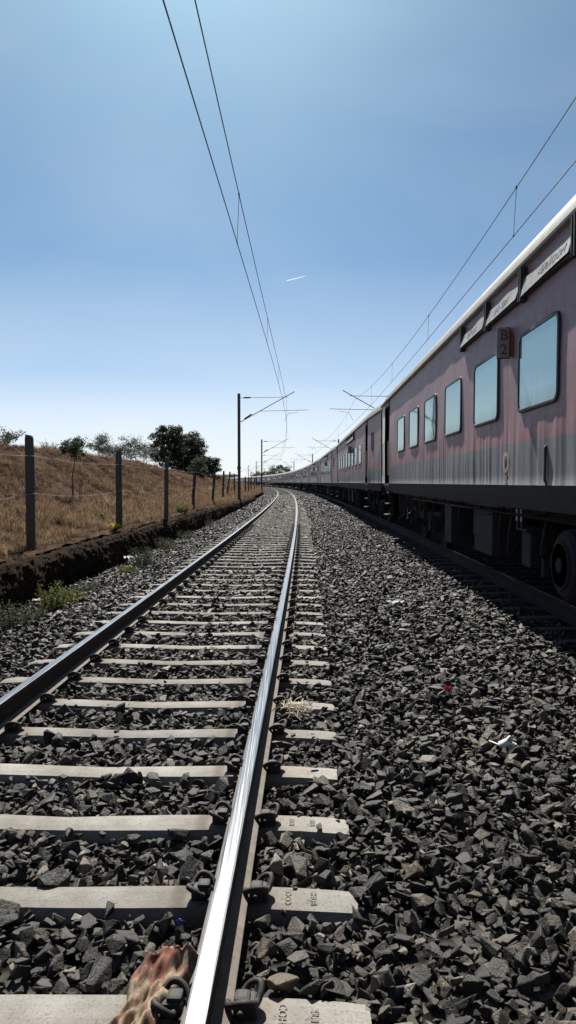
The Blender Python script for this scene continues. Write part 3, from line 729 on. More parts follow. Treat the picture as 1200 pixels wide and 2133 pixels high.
ubox('box2', 'brake_module', [((-1.24, yD(7.95), .62), (.16, .32, .4)), ((-1.25, yD(7.95), .84), (.26, .42, .03)), ((-1.22, yD(7.6), .6), (.06, .08, .5))], M['underbox'])
b = MB(); b.lathe((-1.02, yD(6.55), .60), (1, 0, 0), [(-.44, .0), (-.44, .07), (-.425, .075), (-.42, .2), (-.43, .205), (-.43, .225), (-.41, .23), (-.40, .29), (-.36, .33), (-.3, .33), (-.3, .345), (-.25, .345), (-.25, .33), (.36, .33), (.42, .1)], 34); ub['res'] = b.mesh('air_reservoir', M['wheel']); smooth_by_angle(ub['res'], 35)
b = MB(); b.tube([(-1.26, -9, 1.06), (-1.26, 9, 1.06)], .028, 8); b.tube([(-1.36, -3, 1.0), (-1.36, 7.5, 1.0)], .018, 6); ub['pipe'] = b.mesh('train_pipe', M['under'], True)
def straps():
    b = MB()
    for dy in (0, .16):
        y = yD(7.95) + dy; b.box((-1.37, y, .98), (.012, .05, .26))
        for dz in (.06, -.03): b.box((-1.379, y, .99 + dz), (.006, .055, .05), mi=1)
    return b.mesh('strap_tag', [M['underbox'], M['undertag']])
ub['strap'] = straps()
b = MB(); rh = random.Random(4)
for D in (17.9, 17.2, 16.5, 15.4, 13.6, 12.7, 11.3, 8.9, 8.5, 7.3):
    b.tube(cr([(-1.3, yD(D), 1.08), (-1.34, yD(D) + .05, .85 - rh.uniform(0, .2)), (-1.25, yD(D) + .25, .6 - rh.uniform(0, .15)), (-1.0, yD(D) + .45, .75)], 4), .017, 6)
ub['hose'] = b.mesh('air_hose', M['underbox'], True)
ubox('far1', 'filler_case', [((.95, -3.6, .66), (.7, 3.2, .78)), ((.95, -.2, .62), (.7, 3.0, .86)), ((.95, 3.4, .64), (.7, 3.6, .82))], M['under'])  # added cases that block the lit ground seen beneath the coach
ubox('mid2', 'filler_tank', [((.1, -10.3, .72), (1.5, 1.5, .6)), ((.1, 10.3, .72), (1.5, 1.5, .6))], M['under'])  # added end fillers, keep the space under the coach dark
ubox('mid3', 'filler_box', [((-.15, 1.4, .68), (1.1, 2.4, .72)), ((-.15, -2.4, .7), (1.1, 2.6, .7))], M['under'])  # added middle fillers, stop light showing through under the floor
b = MB()
for D, zb in ((17.6, .55), (16.9, .5), (16.2, .7), (18.2, .45), (14.6, .66)):
    b.box((-1.34, yD(D), (1.08 + zb) / 2), (.03, .05, 1.08 - zb)); b.box((-1.33, yD(D), zb), (.1, .2, .05))
ub['hang'] = b.mesh('hanger_bracket', M['underbox'])

def board_set(coach, hi):
    edges = [(5.80, 7.06), (7.22, 8.39), (8.57, 9.76)]
    texts = ('VERNOOM', 'JN - OM', 'EXP ON')
    for i, (a, b_) in enumerate(edges):
        L_ = b_ - a; ym = yD((a + b_) / 2); v = []; f = []; nx, nz_ = (14, 5) if hi else (3, 2)
        for p in range(nx + 1):
            for q in range(nz_ + 1):
                u, w = p / nx, q / nz_
                bend = .006 * math.sin(u * 5 + i * 2.1) * (w - .3) + .003 * math.sin(u * 11 + i) * w
                sag = -.028 * (u - .5) * (1 if i == 0 else .4)
                v.append((XW - .075 + bend + .045 * w, ym - L_ / 2 + u * L_, 3.24 + .175 * w + sag))
        nv = len(v); v += [(x + .004, y, z) for x, y, z in v]
        for p in range(nx):
            for q in range(nz_):
                k = p * (nz_ + 1) + q; f.append((k, k + 1, k + nz_ + 2, k + nz_ + 1)); f.append((nv + k, nv + k + nz_ + 1, nv + k + nz_ + 2, nv + k + 1))
        bo = mesh_obj('route_board', mk_mesh('route_board', v, f, M['board'], True), coach)
        if hi:
            tm = text_mesh('lettering', texts[i], .115, M['ink'], .001)
            t = mesh_obj('lettering', tm, bo, (XW - .058, ym - (.18 if i == 0 else 0), 3.325), (PI / 2 - .25, 0, -PI / 2)); t.scale = (1.25, 1, 1)
            for vv in tm.vertices: pass
    b = MB()
    for d in (5.74, 7.14, 8.48, 9.80):
        b.box((XW - .022, yD(d) - .03, 3.36), (.085, .022, .33)); b.box((XW - .022, yD(d) + .03, 3.36), (.085, .022, .33))
        b.box((XW - .004, yD(d), 3.36), (.012, .1, .33))
    b.box((XW - .03, yD(7.77), 3.235), (.05, 4.0, .012))
    b.build('board_bracket', M['boarddark'], coach)
    y = yD(7.62); sz_ = 2.88; sg = MB(); sg.bbox((XW - .078, y, sz_), (.135, .04, .335), .006); sg.box((XW - .02, y + .05, sz_), (.04, .07, .26))
    sb = mesh_obj('coach_indicator', sg.mesh('coach_indicator', M['boarddark']), coach)
    fp = MB(); fp.bbox((XW - .08, y - .0235, sz_), (.118, .01, .318), .004); fp.build('sign_face', M['signgrey'], sb)
    fl = MB(); fl.add([(XW - .004, y - .13, 2.74), (XW - .012, y - .13, 2.74), (XW - .012, y - .13, 2.92), (XW - .004, y - .13, 2.92), (XW - .016, y - .025, 2.72), (XW - .016, y - .025, 3.04)], [(0, 1, 2, 3), (1, 4, 5, 2), (0, 3, 5, 4)])
    fl.build('sign_flap', M['signred'], sb)
    if hi:
        for ch, dz in (('B', .075), ('2', -.078)):
            t = mesh_obj('sign_letter', text_mesh('sign_letter', ch, .155, M['signred'], .003), sb, (XW - .08, y - .0305, sz_ + dz), (PI / 2, 0, 0))
ORD = 'nearest second third fourth fifth sixth seventh eighth ninth tenth eleventh twelfth thirteenth fourteenth fifteenth sixteenth seventeenth eighteenth nineteenth twentieth'.split()
def coach(k):
    s1 = 20.4 - 24.4 + 24.4 * (k + 1) - .0; sm = s1 - HL
    a = P3(sm - 7.45, TRAIN_OFF, TRAIN_Z); c_ = P3(sm + 7.45, TRAIN_OFF, TRAIN_Z); d = c_ - a
    t = empty('passenger_coach', (a + c_) / 2, math.atan2(d.y, d.x) - PI / 2)
    lab = ('large faded maroon and grey passenger coach with the B2 sign, cut by the picture edge' if k == 0 else
           '%s maroon and grey passenger coach of the train, counted from the B2 coach' % ORD[k])
    props(t, lab, 'train coach', 'coaches of the train stopped on the curve')
    hi = k < 2
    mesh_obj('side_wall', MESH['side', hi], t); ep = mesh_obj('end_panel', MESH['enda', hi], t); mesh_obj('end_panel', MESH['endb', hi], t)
    mesh_obj('roof', MESH['roof'], t); mesh_obj('gutter', MESH['gutter'], t); mesh_obj('skirt', MESH['skirt'], t)
    mesh_obj('end_wall', MESH['endwall', 1], t); mesh_obj('end_wall', MESH['endwall', -1], t); mesh_obj('far_side_wall', MESH['far'], t); mesh_obj('underframe', MESH['floor'], t)
    mesh_obj('gangway_bellows', MESH['bellows'], t, (0, HL + .02, 2.3))
    for dd, key in ((1.45, 'door'), (19.94, 'door2')):
        dr = mesh_obj('door', MESH[key], t, (XW, D2Y(dd), 0))
        if k < 6: mesh_obj('door_window', MESH['doorwin'], dr)
        if k < 4:
            mesh_obj('door_steps', MESH['steps'], t, (XW, D2Y(dd), 0))
            for e in (-1, 1): mesh_obj('handrail', MESH['handrail'], t, (XW, D2Y(dd) + e * (.62 if key == 'door' else .47), 0))
    for wd in WIN_D:
        w = mesh_obj('window', W_FRAME, t, (XW - .006, D2Y(wd), WZ)); mesh_obj('pane', W_PANE, w)
    if k < 12:
        w = mesh_obj('window', TW_FRAME, t, (wall_x(21.6) - .004, D2Y(21.6), 2.75), (0, 0, .03)); mesh_obj('pane', TW_PANE, w)
    if k < 8: board_set(t, k == 0)
    # running gear
    for by in (-7.45, 7.45):
        bg = mesh_obj('bogie', BG['frame'], t, (0, by, 0))
        for ay in (-1.28, 1.28):
            mesh_obj('wheelset', BG['wheelset'], bg, (0, ay, .457))
            if k < 5:
                for sx in (-1, 1):
                    mesh_obj('axle_box', BG['box'], bg, (sx * 1.05, ay, .46), (0, 0, 0 if sx < 0 else PI))
                    for e in (-.27, .27): mesh_obj('coil_spring', BG['spring'], bg, (sx * 1.02, ay + e, .36))
        if k < 5:
            for e in (-.3, .3): mesh_obj('coil_spring', BG['spring'], bg, (-1.02, e, .66))
            mesh_obj('damper', BG['damper'], bg, (-1.16, .62, .5)); mesh_obj('damper', BG['damper'], bg, (-1.16, -.62, .5))
    if k < 10:
        for q in ub.values(): mesh_obj(q.name.split('.')[0], q, t)
    if k == 0:
        em = MB(); y = yD(7.72); n = 28; ro, ri = .115, .07; v = []; f = []
        for j in range(n):
            a_ = 2 * PI * j / n
            for r_ in (ro, ri): v.append((XW - .0065 - .001 * (r_ == ri), y + math.cos(a_) * r_, 1.60 + math.sin(a_) * r_))
        for j in range(n): f.append((2 * j, 2 * j + 1, (2 * j + 3) % (2 * n), (2 * j + 2) % (2 * n)))
        em.add(v, f); em.build('round_emblem', M['emblem'], t)
        e2 = MB(); v = [(XW - .0065, y + math.cos(q) * .05, 1.425 + math.sin(q) * .035) for q in np.linspace(0, 2 * PI, 15)[:-1]]; e2.add(v, [tuple(range(14))]); e2.build('emblem_base', M['emblemred'], t)
        hk = MB(); hk.tube([(XW + .01, yD(6.45), 1.72), (XW - .012, yD(6.45), 1.70), (XW - .012, yD(6.45), 1.40), (XW + .0, yD(6.43), 1.36), (XW + .07, yD(6.36), 1.24)], .013, 6); hk.build('drain_pipe', M['boarddark'], t)
    return t
for k in range(20): coach(k)

# ------------------------------------------------------------------ overhead line
MAST_S = [50.6 + 54.0 * k for k in range(6)]
def mast(s, side, lab):
    off = -3.3 if side < 0 else TRAIN_OFF + 3.3; zr = 0.0 if side < 0 else TRAIN_Z
    cen = 0.0 if side < 0 else TRAIN_OFF
    t = empty('overhead_line_mast', P3(s, off, zr - .5), -float(thv(s)))
    props(t, lab, 'mast', 'masts of the overhead line')
    b = MB(); b.box((0, -.1, 4.2), (.2, .016, 8.4)); b.box((0, .1, 4.2), (.2, .016, 8.4)); b.box((0, 0, 4.2), (.016, .19, 8.4))
    for k in range(9): b.box((0, 0, .6 + k * .9), (.19, .19, .02))
    b.build('pole', M['mast'], t)
    b = MB(); b.bbox((0, 0, .2), (.55, .55, .62), .03); b.build('footing', M['mastbase'], t)
    d = -side; e = d * (abs(off - cen))                 # towards the track centre
    b = MB(); b.tube([(d * .1, 0, 8.1), (e + d * .25, 0, 8.16)], .021, 8); b.build('stay_tube', M['mast'], t)
    b = MB(); b.tube([(d * .12, 0, 6.35), (e + d * .75, 0, 8.55)], .03, 8); b.build('bracket_tube', M['mast'], t)
    b = MB(); b.tube([(d * 1.55, 0, 7.14), (e + d * 1.7, 0, 7.22)], .021, 8); b.build('register_tube', M['mast'], t)
    b = MB(); b.tube([(e + d * .95, 0, 7.18), (e + d * .95, 0, 7.02), (e + d * .3, 0, 6.96), (e + d * .0, 0, 6.80 - .42)], .013, 6); b.build('steady_arm', M['mast'], t)
    for p0, p1 in (((d * .35, 0, 8.1), (d * .85, 0, 8.12)), ((d * .38, 0, 6.55), (d * .92, 0, 6.92))):
        b = MB(); p0, p1 = Vector(p0), Vector(p1); pts = []; rr = []
        for q in range(13): pts.append(p0.lerp(p1, q / 12)); rr.append(.07 if q % 2 else .042)
        b.tube(pts, rr, 10); b.build('insulator', M['insulator'], t)
    b = MB(); b.bbox((0, -.13, 3.0), (.26, .1, .26), .02); b.build('number_plate', M['mast'], t)
    return t
for k, s in enumerate(MAST_S):
    mast(s, -1, ('tall dark overhead line mast nearest the camera beside the fence' if k == 0 else '%s overhead line mast along the fence side of the empty track' % ORD[k]))
    mast(s, 1, ('overhead line mast mostly hidden behind the roof of the B2 coach' if k == 0 else '%s overhead line mast standing beyond the parked train' % ORD[k]))
def overhead(off, zr, lab):
    t = empty('overhead_wires', (0, 0, 0)); props(t, lab, 'overhead wires')
    sup = [MAST_S[0] - 54.0 - 54.0] + [MAST_S[0] - 54.0] + MAST_S
    sx = np.arange(-24, 320, 1.5); mess = []; cont = []
    def mz(s):
        u = ((s - sup[0]) % 54.0) / 54.0; return .72 + .86 * (2 * u - 1) ** 2
    def stag(s): return .16 * math.cos((s - MAST_S[0]) / 54.0 * PI)
    for s in sx:
        cont.append(P3(s, off + stag(s), zr + CAM_H + 4.36)); mess.append(P3(s, off + stag(s) * .8 + .02, zr + CAM_H + 4.36 + mz(s)))
    b = MB(); b.tube(cont, .0085, 6); b.build('contact_wire', M['wire'], t)
    b = MB(); b.tube(mess, .0085, 6); b.build('catenary_wire', M['wire'], t)
    for base in sup:
        for q in range(5):
            s = base + 7.2 + 9.0 * q
            if s < 3 or s > 230: continue
            p, q_ = P3(s, off + stag(s), zr + CAM_H + 4.36), P3(s, off + stag(s) * .8 + .02, zr + CAM_H + 4.36 + mz(s))
            b = MB(); b.tube([p, q_], .005, 5); b.box(q_, (.025, .05, .05)); b.box(p, (.02, .04, .035)); b.build('dropper', M['wire'], t)
overhead(0.0, 0.0, 'pair of overhead wires with droppers above the empty track')
overhead(TRAIN_OFF, TRAIN_Z, 'pair of overhead wires with droppers above the parked train')

# ------------------------------------------------------------------ fence
POSTS = [(11.8, 63, 0.0, .0), (17.3, 248, .0, .0), (22.1, 346, .012, .0), (29.9, 401, .07, 0), (37.0, 442, .08, .0), (45.5, 464, .04, .0), (52, 472, .14, .0), (60, 489, -.02, 0), (68, 511, .01, 0), (76, 518, .0, 0), (86, 523, .02, .0), (98, 530, 0, 0), (110, 535, 0, 0)]
fence = empty('wire_fence', (0, 0, 0)); props(fence, 'row of rough concrete posts with sagging wire along the top of the earth wall', 'fence')
tops = []
def s_of(y): return float(np.interp(y, CY, S_ARR))
for i, (D, pxx, lean, _) in enumerate(POSTS):
    x = (pxx - 600) / FPX * D; s = s_of(D); cx, _y = P(s, 0); off = (x - float(cx))
    zg = float(bank_z(np.array(off), np.array(s))) if off < -3.75 else float(lip(s)) - .03
    H = 1.97 + (.0 if i < 3 else random.uniform(-.1, .05)); r_ = random.Random(i)
    v = []; f = []
    for q, (h, w) in enumerate(((-.3, .066), (.4, .064), (.8, .0635), (1.2, .062), (1.6, .061), (H - .05, .058), (H, .048))):
        for ax, ay in ((-1, -1), (1, -1), (1, 1), (-1, 1)):
            v.append((ax * w + lean * max(h, 0) + r_.uniform(-.004, .004), ay * w + r_.uniform(-.004, .004), h + (r_.uniform(-.015, .02) if q == 6 else 0)))
    for q in range(6):
        for j in range(4): f.append((q * 4 + j, q * 4 + (j + 1) % 4, q * 4 + 4 + (j + 1) % 4, q * 4 + 4 + j))
    f.append((24, 25, 26, 27))
    me = mk_mesh('post', v, f, M['post']); bm = bmesh.new(); bm.from_mesh(me); bmesh.ops.bevel(bm, geom=bm.edges[:], offset=.008, segments=1, affect='EDGES'); bm.to_mesh(me); bm.free()
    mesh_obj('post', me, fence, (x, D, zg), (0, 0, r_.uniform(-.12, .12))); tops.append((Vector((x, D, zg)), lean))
pre = (Vector((-4.3, 6.2, .3)), 0.0)
for hgt, sag in ((1.62, .05), (.98, .09)):
    b = MB(); pts = []
    seq = [pre] + tops[:8]
    for (p, l0), (q, l1) in zip(seq[:-1], seq[1:]):
        for k in range(8):
            u = k / 8; pts.append(p.lerp(q, u) + Vector(((l0 * (1 - u) + l1 * u) * hgt + .075, 0, hgt - sag * 4 * u * (1 - u))))
    b.tube(pts, .0028, 5); b.build('wire', M['gutter'], fence)

# ------------------------------------------------------------------ trees, bushes, grass
def leaves(mb, c, r, n, size, rng, flat=.75):
    """a clump of leaf-sized faces around a point"""
    for _ in range(n):
        d = rng.normal(size=3); d = d / np.linalg.norm(d) * r * rng.uniform(.15, 1.0) ** .6; d[2] *= flat
        p = Vector(c) + Vector(d); a = Vector(rng.normal(size=3)).normalized(); q = a.orthogonal().normalized()
        s = size * rng.uniform(.6, 1.3); w = s * .42
        mb.add([p - a * s * .5, p + q * w * .5, p + a * s * .5, p - q * w * .5], [(0, 1, 2, 3)])
def tree(name, base, H, spread, lab, leafm, seed, n_br=9, n_leaf=55, lsize=.16, clump=.5, trunk_r=.09, low=.25, group=None, cat='tree', crown_pow=1.0, fill=0):
    rng = np.random.default_rng(seed); t = empty(name, base); props(t, lab, cat, group)
    tr = MB(); cw = MB(); top = Vector((rng.normal() * .05 * H, 0, H * .88))
    trunk = cr([(0, 0, -.3), (rng.normal() * .03 * H, rng.normal() * .03 * H, H * .3), (rng.normal() * .04 * H, 0, H * .6), top], 5)
    tr.tube(trunk, [trunk_r * (1 - .85 * i / (len(trunk) - 1)) for i in range(len(trunk))], 7)
    for i in range(n_br):
        u = low + (1 - low) * (i + rng.uniform(0, .9)) / n_br; p = trunk[min(int(u * (len(trunk) - 1)), len(trunk) - 1)]
        az = i * 2.4 + rng.uniform(-.5, .5); ln = spread * (1.05 - abs(u - .45) * crown_pow) * rng.uniform(.7, 1.1)
        e = p + Vector((math.cos(az) * ln, math.sin(az) * ln, ln * rng.uniform(.15, .7))); e.z = min(e.z, H * .97)
        mid = p.lerp(e, .5) + Vector((0, 0, ln * .12))
        br = cr([p, mid, e], 4); tr.tube(br, [trunk_r * .4 * (1 - .8 * q / (len(br) - 1)) for q in range(len(br))], 5)
        for q in (.45, .7, .9, 1.0):
            c_ = br[min(int(q * (len(br) - 1)), len(br) - 1)] + Vector(rng.normal(size=3)) * clump * .35
            leaves(cw, c_, clump * rng.uniform(.55, 1.1), int(n_leaf * rng.uniform(.5, 1.2)), lsize, rng)
            tw = c_ + Vector(rng.normal(size=3)) * clump * .7; tr.tube([c_, tw], [.012, .004], 4)
    leaves(cw, top, clump, n_leaf, lsize, rng)
    for q in range(fill):
        d = rng.normal(size=3); d = d / np.linalg.norm(d) * rng.uniform(.1, 1) ** .45; hz = .5 + d[2] * .47
        leaves(cw, (d[0] * spread * .95, d[1] * spread * .95, H * hz), clump * rng.uniform(.45, .8), int(n_leaf * rng.uniform(.5, 1.0)), lsize, rng)
    tr.build('trunk', M['bark'], t, True); cw.build('crown', M[leafm], t)
    return t
def on_bank(pxx, D):
    x = (pxx - 600) / FPX * D; s = s_of(D); off = x - float(P(s, 0)[0]); return Vector((x, D, float(bank_z(np.array(off), np.array(s)))))
def ztop(py_, D): return CAM_H + (1004.5 - py_) / FPX * D
p = on_bank(352, 60); tree('tree', p, ztop(884, 60) - p.z, 1.75, 'tallest dark bushy tree behind the crest of the dry bank', 'leafdark', 3, 14, 90, .19, .5, .13, .12, fill=115)
p = on_bank(392, 64); tree('tree', p, ztop(902, 64) - p.z, 1.9, 'rounded dark green tree just right of the tallest tree on the bank', 'leafdark', 4, 14, 100, .19, .52, .13, .08, fill=220)
p = on_bank(438, 70); tree('tree', p, ztop(950, 70) - p.z, 1.1, 'small dark tree at the end of the tree clump, near the mast', 'leafdark', 5, 10, 80, .18, .4, .08, .1, fill=70)
p = on_bank(412, 60); tree('bush', p, ztop(955, 60) - p.z, .8, 'yellowish green bush at the foot of the rounded dark tree', 'leafmid', 15, 9, 80, .16, .42, .05, .1, cat='bush')
p = on_bank(205, 40); tree('small_tree', p, ztop(912, 40) - p.z, .95, 'wispy grey green small tree between the first two fence posts, behind the crest', 'leafpale', 6, 12, 44, .1, .36, .03, .3, fill=8)
p = on_bank(283, 44); tree('small_tree', p, ztop(914, 44) - p.z, 1.05, 'thin feathery small tree just left of the tallest dark tree', 'leafpale', 7, 13, 40, .1, .38, .03, .2, fill=8)
p = on_bank(250, 46); tree('small_tree', p, ztop(930, 46) - p.z, .9, 'low sparse shrub on the crest beside the second fence post', 'leafpale', 17, 12, 36, .1, .36, .03, .2, fill=8, cat='shrub')
for q_, (pxx, D, py_, sp_, lab) in enumerate(((232, 47, 925, .95, 'hazy low shrub on the crest just left of the second post'), (308, 50, 930, 1.0, 'hazy shrub on the crest touching the tallest dark tree'), (110, 34, 938, .6, 'tiny shrub on the crest beside the sapling'))):
    p = on_bank(pxx, D); tree('shrub', p, ztop(py_, D) - p.z, sp_, lab, 'leafpale', 91 + q_, 11, 36, .1, .34, .03, .15, cat='shrub', fill=8)
p = on_bank(20, 24); tree('small_tree', p, ztop(905, 24) - p.z, .5, 'low shrub on the crest at the extreme edge of the picture', 'leafpale', 8, 8, 22, .09, .2, .015, .15, cat='shrub')
p = on_bank(-4, 23); tree('small_tree', p, ztop(878, 23) - p.z, .2, 'thin bare stalk rising from the crest at the picture edge', 'leafpale', 9, 5, 5, .06, .1, .012, .5, cat='stalk')
p = on_bank(155, 19.6); tree('sapling', p, ztop(903, 19.6) - p.z, .42, 'slender sapling with a leafy top standing on the slope between two fence posts', 'leafmid', 10, 14, 34, .075, .14, .026, .72, cat='sapling')
p = on_bank(163, 19.4); b = MB()
for q, (dx, h) in enumerate(((.07, .85), (-.11, .55), (.03, .7))): b.tube(cr([(dx, 0, -.05), (dx * 1.2, 0, h * .5), (dx * 1.6 + .03, 0, h)], 4), [.012, .012, .012, .011, .01, .009, .007, .006, .005][:9], 5)
props(b.build('dead_stalks', M['bark'], None, True, p), 'bare brown stalks beside the slender sapling on the slope', 'stalks')
def low_plant(name, loc, r, h, n, leafm, size, lab, seed, cat='plant'):
    rng = np.random.default_rng(seed); t = empty(name, loc); props(t, lab, cat); st = MB(); cw = MB()
    for i in range(n):
        a = rng.uniform(0, 6.28); d = r * rng.uniform(.1, 1) ** .7; hh = h * rng.uniform(.5, 1.0)
        p0 = Vector((math.cos(a) * d * .5, math.sin(a) * d * .5, -.03)); p1 = Vector((math.cos(a) * d, math.sin(a) * d, hh)); st.tube([p0, p0.lerp(p1, .5) + Vector((0, 0, .03)), p1], [.005, .004, .002], 4)
        for q in np.linspace(.25, 1, 5): leaves(cw, p0.lerp(p1, q), .04 + r * .12, 5, size, rng)
    st.build('stem', M['weeddark'], t); cw.build('foliage', M[leafm], t); return t
def lp(pxx, D, off_=None):
    x = (pxx - 600) / FPX * D; s = s_of(D); o = x - float(P(s, 0)[0]); return Vector((x, D, float(bed_z(np.array(o), np.array(s))) - .04 if o > -3.0 else (float(bank_z(np.array(o), np.array(s))))))
for q_, (pxx, D, r_, h_, n_, mt, lab) in enumerate((
    (105, 9.4, .22, .40, 44, 'weed', 'bright yellow green weeds growing at the foot of the earth wall'), (148, 10.0, .22, .2, 30, 'weed', 'low green weeds just beyond the bright weeds by the wall'),
    (185, 11.2, .2, .16, 24, 'weeddark', 'low dusty weeds left of the second post along the wall'), (18, 8.2, .26, .35, 40, 'weeddark', 'dull green weeds at the picture edge below the earth wall'),
    (60, 8.7, .18, .22, 26, 'weeddark', 'sparse dull weeds in front of the first fence post'), (295, 14.6, .3, .42, 46, 'weeddark', 'dusty weeds against the earth wall past the second fence post'),
    (262, 13.2, .2, .22, 26, 'weed', 'short green weeds below the second fence post'), (345, 18.2, .3, .34, 40, 'weeddark', 'green weeds against the earth wall below the third fence post'),
    (385, 22.0, .3, .3, 34, 'weeddark', 'tufty weeds at the wall foot just past the third post'), (430, 29.0, .35, .3, 34, 'weeddark', 'weeds at the wall foot between the fourth and fifth posts'))):
    low_plant('weed', lp(pxx, D), r_, h_, n_, mt, .036, lab, 31 + q_, 'weed')
low_plant('bush', on_bank(205, 18.0), .2, .25, 34, 'weed', .06, 'small green bush on the slope left of the second post', 36, 'bush')
low_plant('bush', on_bank(378, 25.5), .28, .32, 40, 'weed', .07, 'small green bush on the slope between the third and fourth posts', 37, 'bush')
low_plant('flowering_weed', on_bank(236, 17.0), .2, .14, 26, 'yellow', .06, 'low yellow flowering weed beside the foot of the second post', 38, 'weed')

def tuft_mesh(seed, nb, h, sp, mk='grass'):
    rng = np.random.default_rng(seed); v = []; f = []
    for i in range(nb):
        a = rng.uniform(0, 6.28); l = h * rng.uniform(.45, 1.0); ln = rng.uniform(.1, 1.0) * sp; bx, by = rng.normal(0, .035, 2)
        dx, dy = math.cos(a), math.sin(a); w = rng.uniform(.003, .006); n = len(v)
        v += [(bx - dy * w, by + dx * w, -.02), (bx + dy * w, by - dx * w, -.02), (bx + dx * ln * .4 - dy * w * .8, by + dy * ln * .4 + dx * w * .8, l * .6), (bx + dx * ln * .4 + dy * w * .8, by + dy * ln * .4 - dx * w * .8, l * .6), (bx + dx * ln, by + dy * ln, l)]
        f += [(n, n + 1, n + 3, n + 2), (n + 2, n + 3, n + 4)]
    return mk_mesh('grass_tuft', v, f, M[mk])
TUFTS = [tuft_mesh(i, 22, .2, .14) for i in range(6)] + [tuft_mesh(10 + i, 18, .15, .17, 'grassbrown') for i in range(6)]
def grass_layer(s0, s1, o0, o1, dens, seed, sc):
    r = np.random.default_rng(seed); n = int((s1 - s0) * (o1 - o0) * dens); off = r.uniform(o0, o1, n); s = r.uniform(s0, s1, n)
    dn = nz2(off * .35, s * .35, 51, 3); m = dn + r.normal(0, .5, n) > -.62; off, s, dn = off[m], s[m], dn[m]; n = len(off)
    x, y = P(s, off); m = (np.abs(x) < .44 * y + 2.0) & (y > 3); off, s, x, y, dn = off[m], s[m], x[m], y[m], dn[m]; n = len(off)
    lowf = np.interp(off, [-9, -6, -4.5, -3.6], [.75, .8, 1.15, .8])
    sz = sc * lowf * np.exp(r.normal(0, .3, n)) * (1 + .2 * np.clip(dn, -1, 1))
    return np.stack([x, y, bank_z(off, s)], 1), np.stack([r.normal(0, .15, n), r.normal(0, .15, n), r.uniform(0, 6.28, n)], 1), np.stack([sz, sz, sz * r.uniform(.7, 1.2, n)], 1), np.where(r.uniform(size=n) < np.clip(np.interp(off, [-8, -6, -4.6, -3.6], [.06, .16, .75, .85]) + .25 * np.clip(dn, -1, 1), .03, .95), 0, 6) + r.integers(0, 6, n)
gl = [grass_layer(6, 26, -11, -3.55, 230, 61, .85), grass_layer(6, 50, -3.5, -3.05, 30, 64, .45), grass_layer(26, 60, -12, -3.5, 110, 62, 1.1), grass_layer(60, 130, -12, -3.3, 30, 63, 1.7)]
G_P, G_R, G_S, G_I = (np.concatenate([q[i] for q in gl]) for i in range(4))
print('tufts', len(G_P))
go_ = scatter('dry_grass', G_P, G_R, G_S, G_I, TUFTS)
props(go_, 'brown dry grass covering the bank beyond the fence', 'grass', kind='stuff')

# ------------------------------------------------------------------ things lying on the ballast
def sack():
    t = empty('stained_sack', (-.435, 2.04, -.172)); props(t, 'torn sacking bag with red stains lying against the shiny rail', 'sack')
    nu, nv = 46, 56; v = []; f = []; rng = np.random.default_rng(5); sm = lambda q: max(0.0, min(1.0, q)) ** 2 * (3 - 2 * max(0.0, min(1.0, q)))
    for j in range(nv + 1):
        w_ = j / nv
        for i in range(nu + 1):
            u = i / nu; W = np.interp(w_, [0, .35, .6, .85, 1], [.19, .13, .125, .19, .2]); xc = np.interp(w_, [0, .35, .7, 1], [-.035, -.04, .005, .04])
            mound = max(0.0, math.sin(PI * (.03 + .94 * u))) ** .6 * np.interp(w_, [0, .3, .6, .9, 1], [.05, .062, .05, .055, .045])
            fa = 1.0 - .55 * w_
            fold = fa * (.017 * math.sin(6.28 * (1.25 * u + .12 * math.sin(3.2 * w_ + .6)) + .4) + .009 * math.sin(6.28 * (2.7 * u - .35 * w_) + 1.2)) + .005 * math.sin(6.28 * (4.6 * u + 1.3 * w_)) + .007 * math.sin(19 * w_ + 9 * u) * math.sin(7 * u + 2) + .005 * math.sin(37 * w_ - 11 * u) + .004 * math.sin(29 * u + 23 * w_)
            crease = -.02 * math.exp(-((u - .47 - .12 * (w_ - .5)) / .045) ** 2) * sm((w_ - .1) / .3) * sm((1 - w_) / .25)
            curl = sm((w_ - .8) / .2) * (.25 + .75 * sm((u - .42) / .25))
            rag = (.007 * math.sin(17 * u + 1) + .005 * math.sin(41 * u) + rng.uniform(-.006, .006)) * sm((w_ - .9) / .1)
            x = xc + (u - .5) * W + .006 * math.sin(13 * w_ + (2 if u > .5 else 0)) * (1 if u in (0, 1) else .6)
            y = -.30 + .5 * w_ + rag + .035 * math.sin(3.1 * u) * w_ - .03 * sm((w_ - .93) / .07) * curl
            v.append((x, y, mound + fold + crease + .055 * curl + rng.uniform(-.0012, .0012)))
    for j in range(nv):
        for i in range(nu): k = j * (nu + 1) + i; f.append((k, k + 1, k + nu + 2, k + nu + 1))
    o = mesh_obj('sack_cloth', mk_mesh('sack_cloth', v, f, M['sack'], True), t)
    so = o.modifiers.new('thickness', 'SOLIDIFY'); so.thickness = .003
sack()
def on_px(pxx, pyy, z=-.18):
    D = FPX * (CAM_H - z) / (pyy - 1004.5); return Vector(((pxx - 600) / FPX * D, D, z))
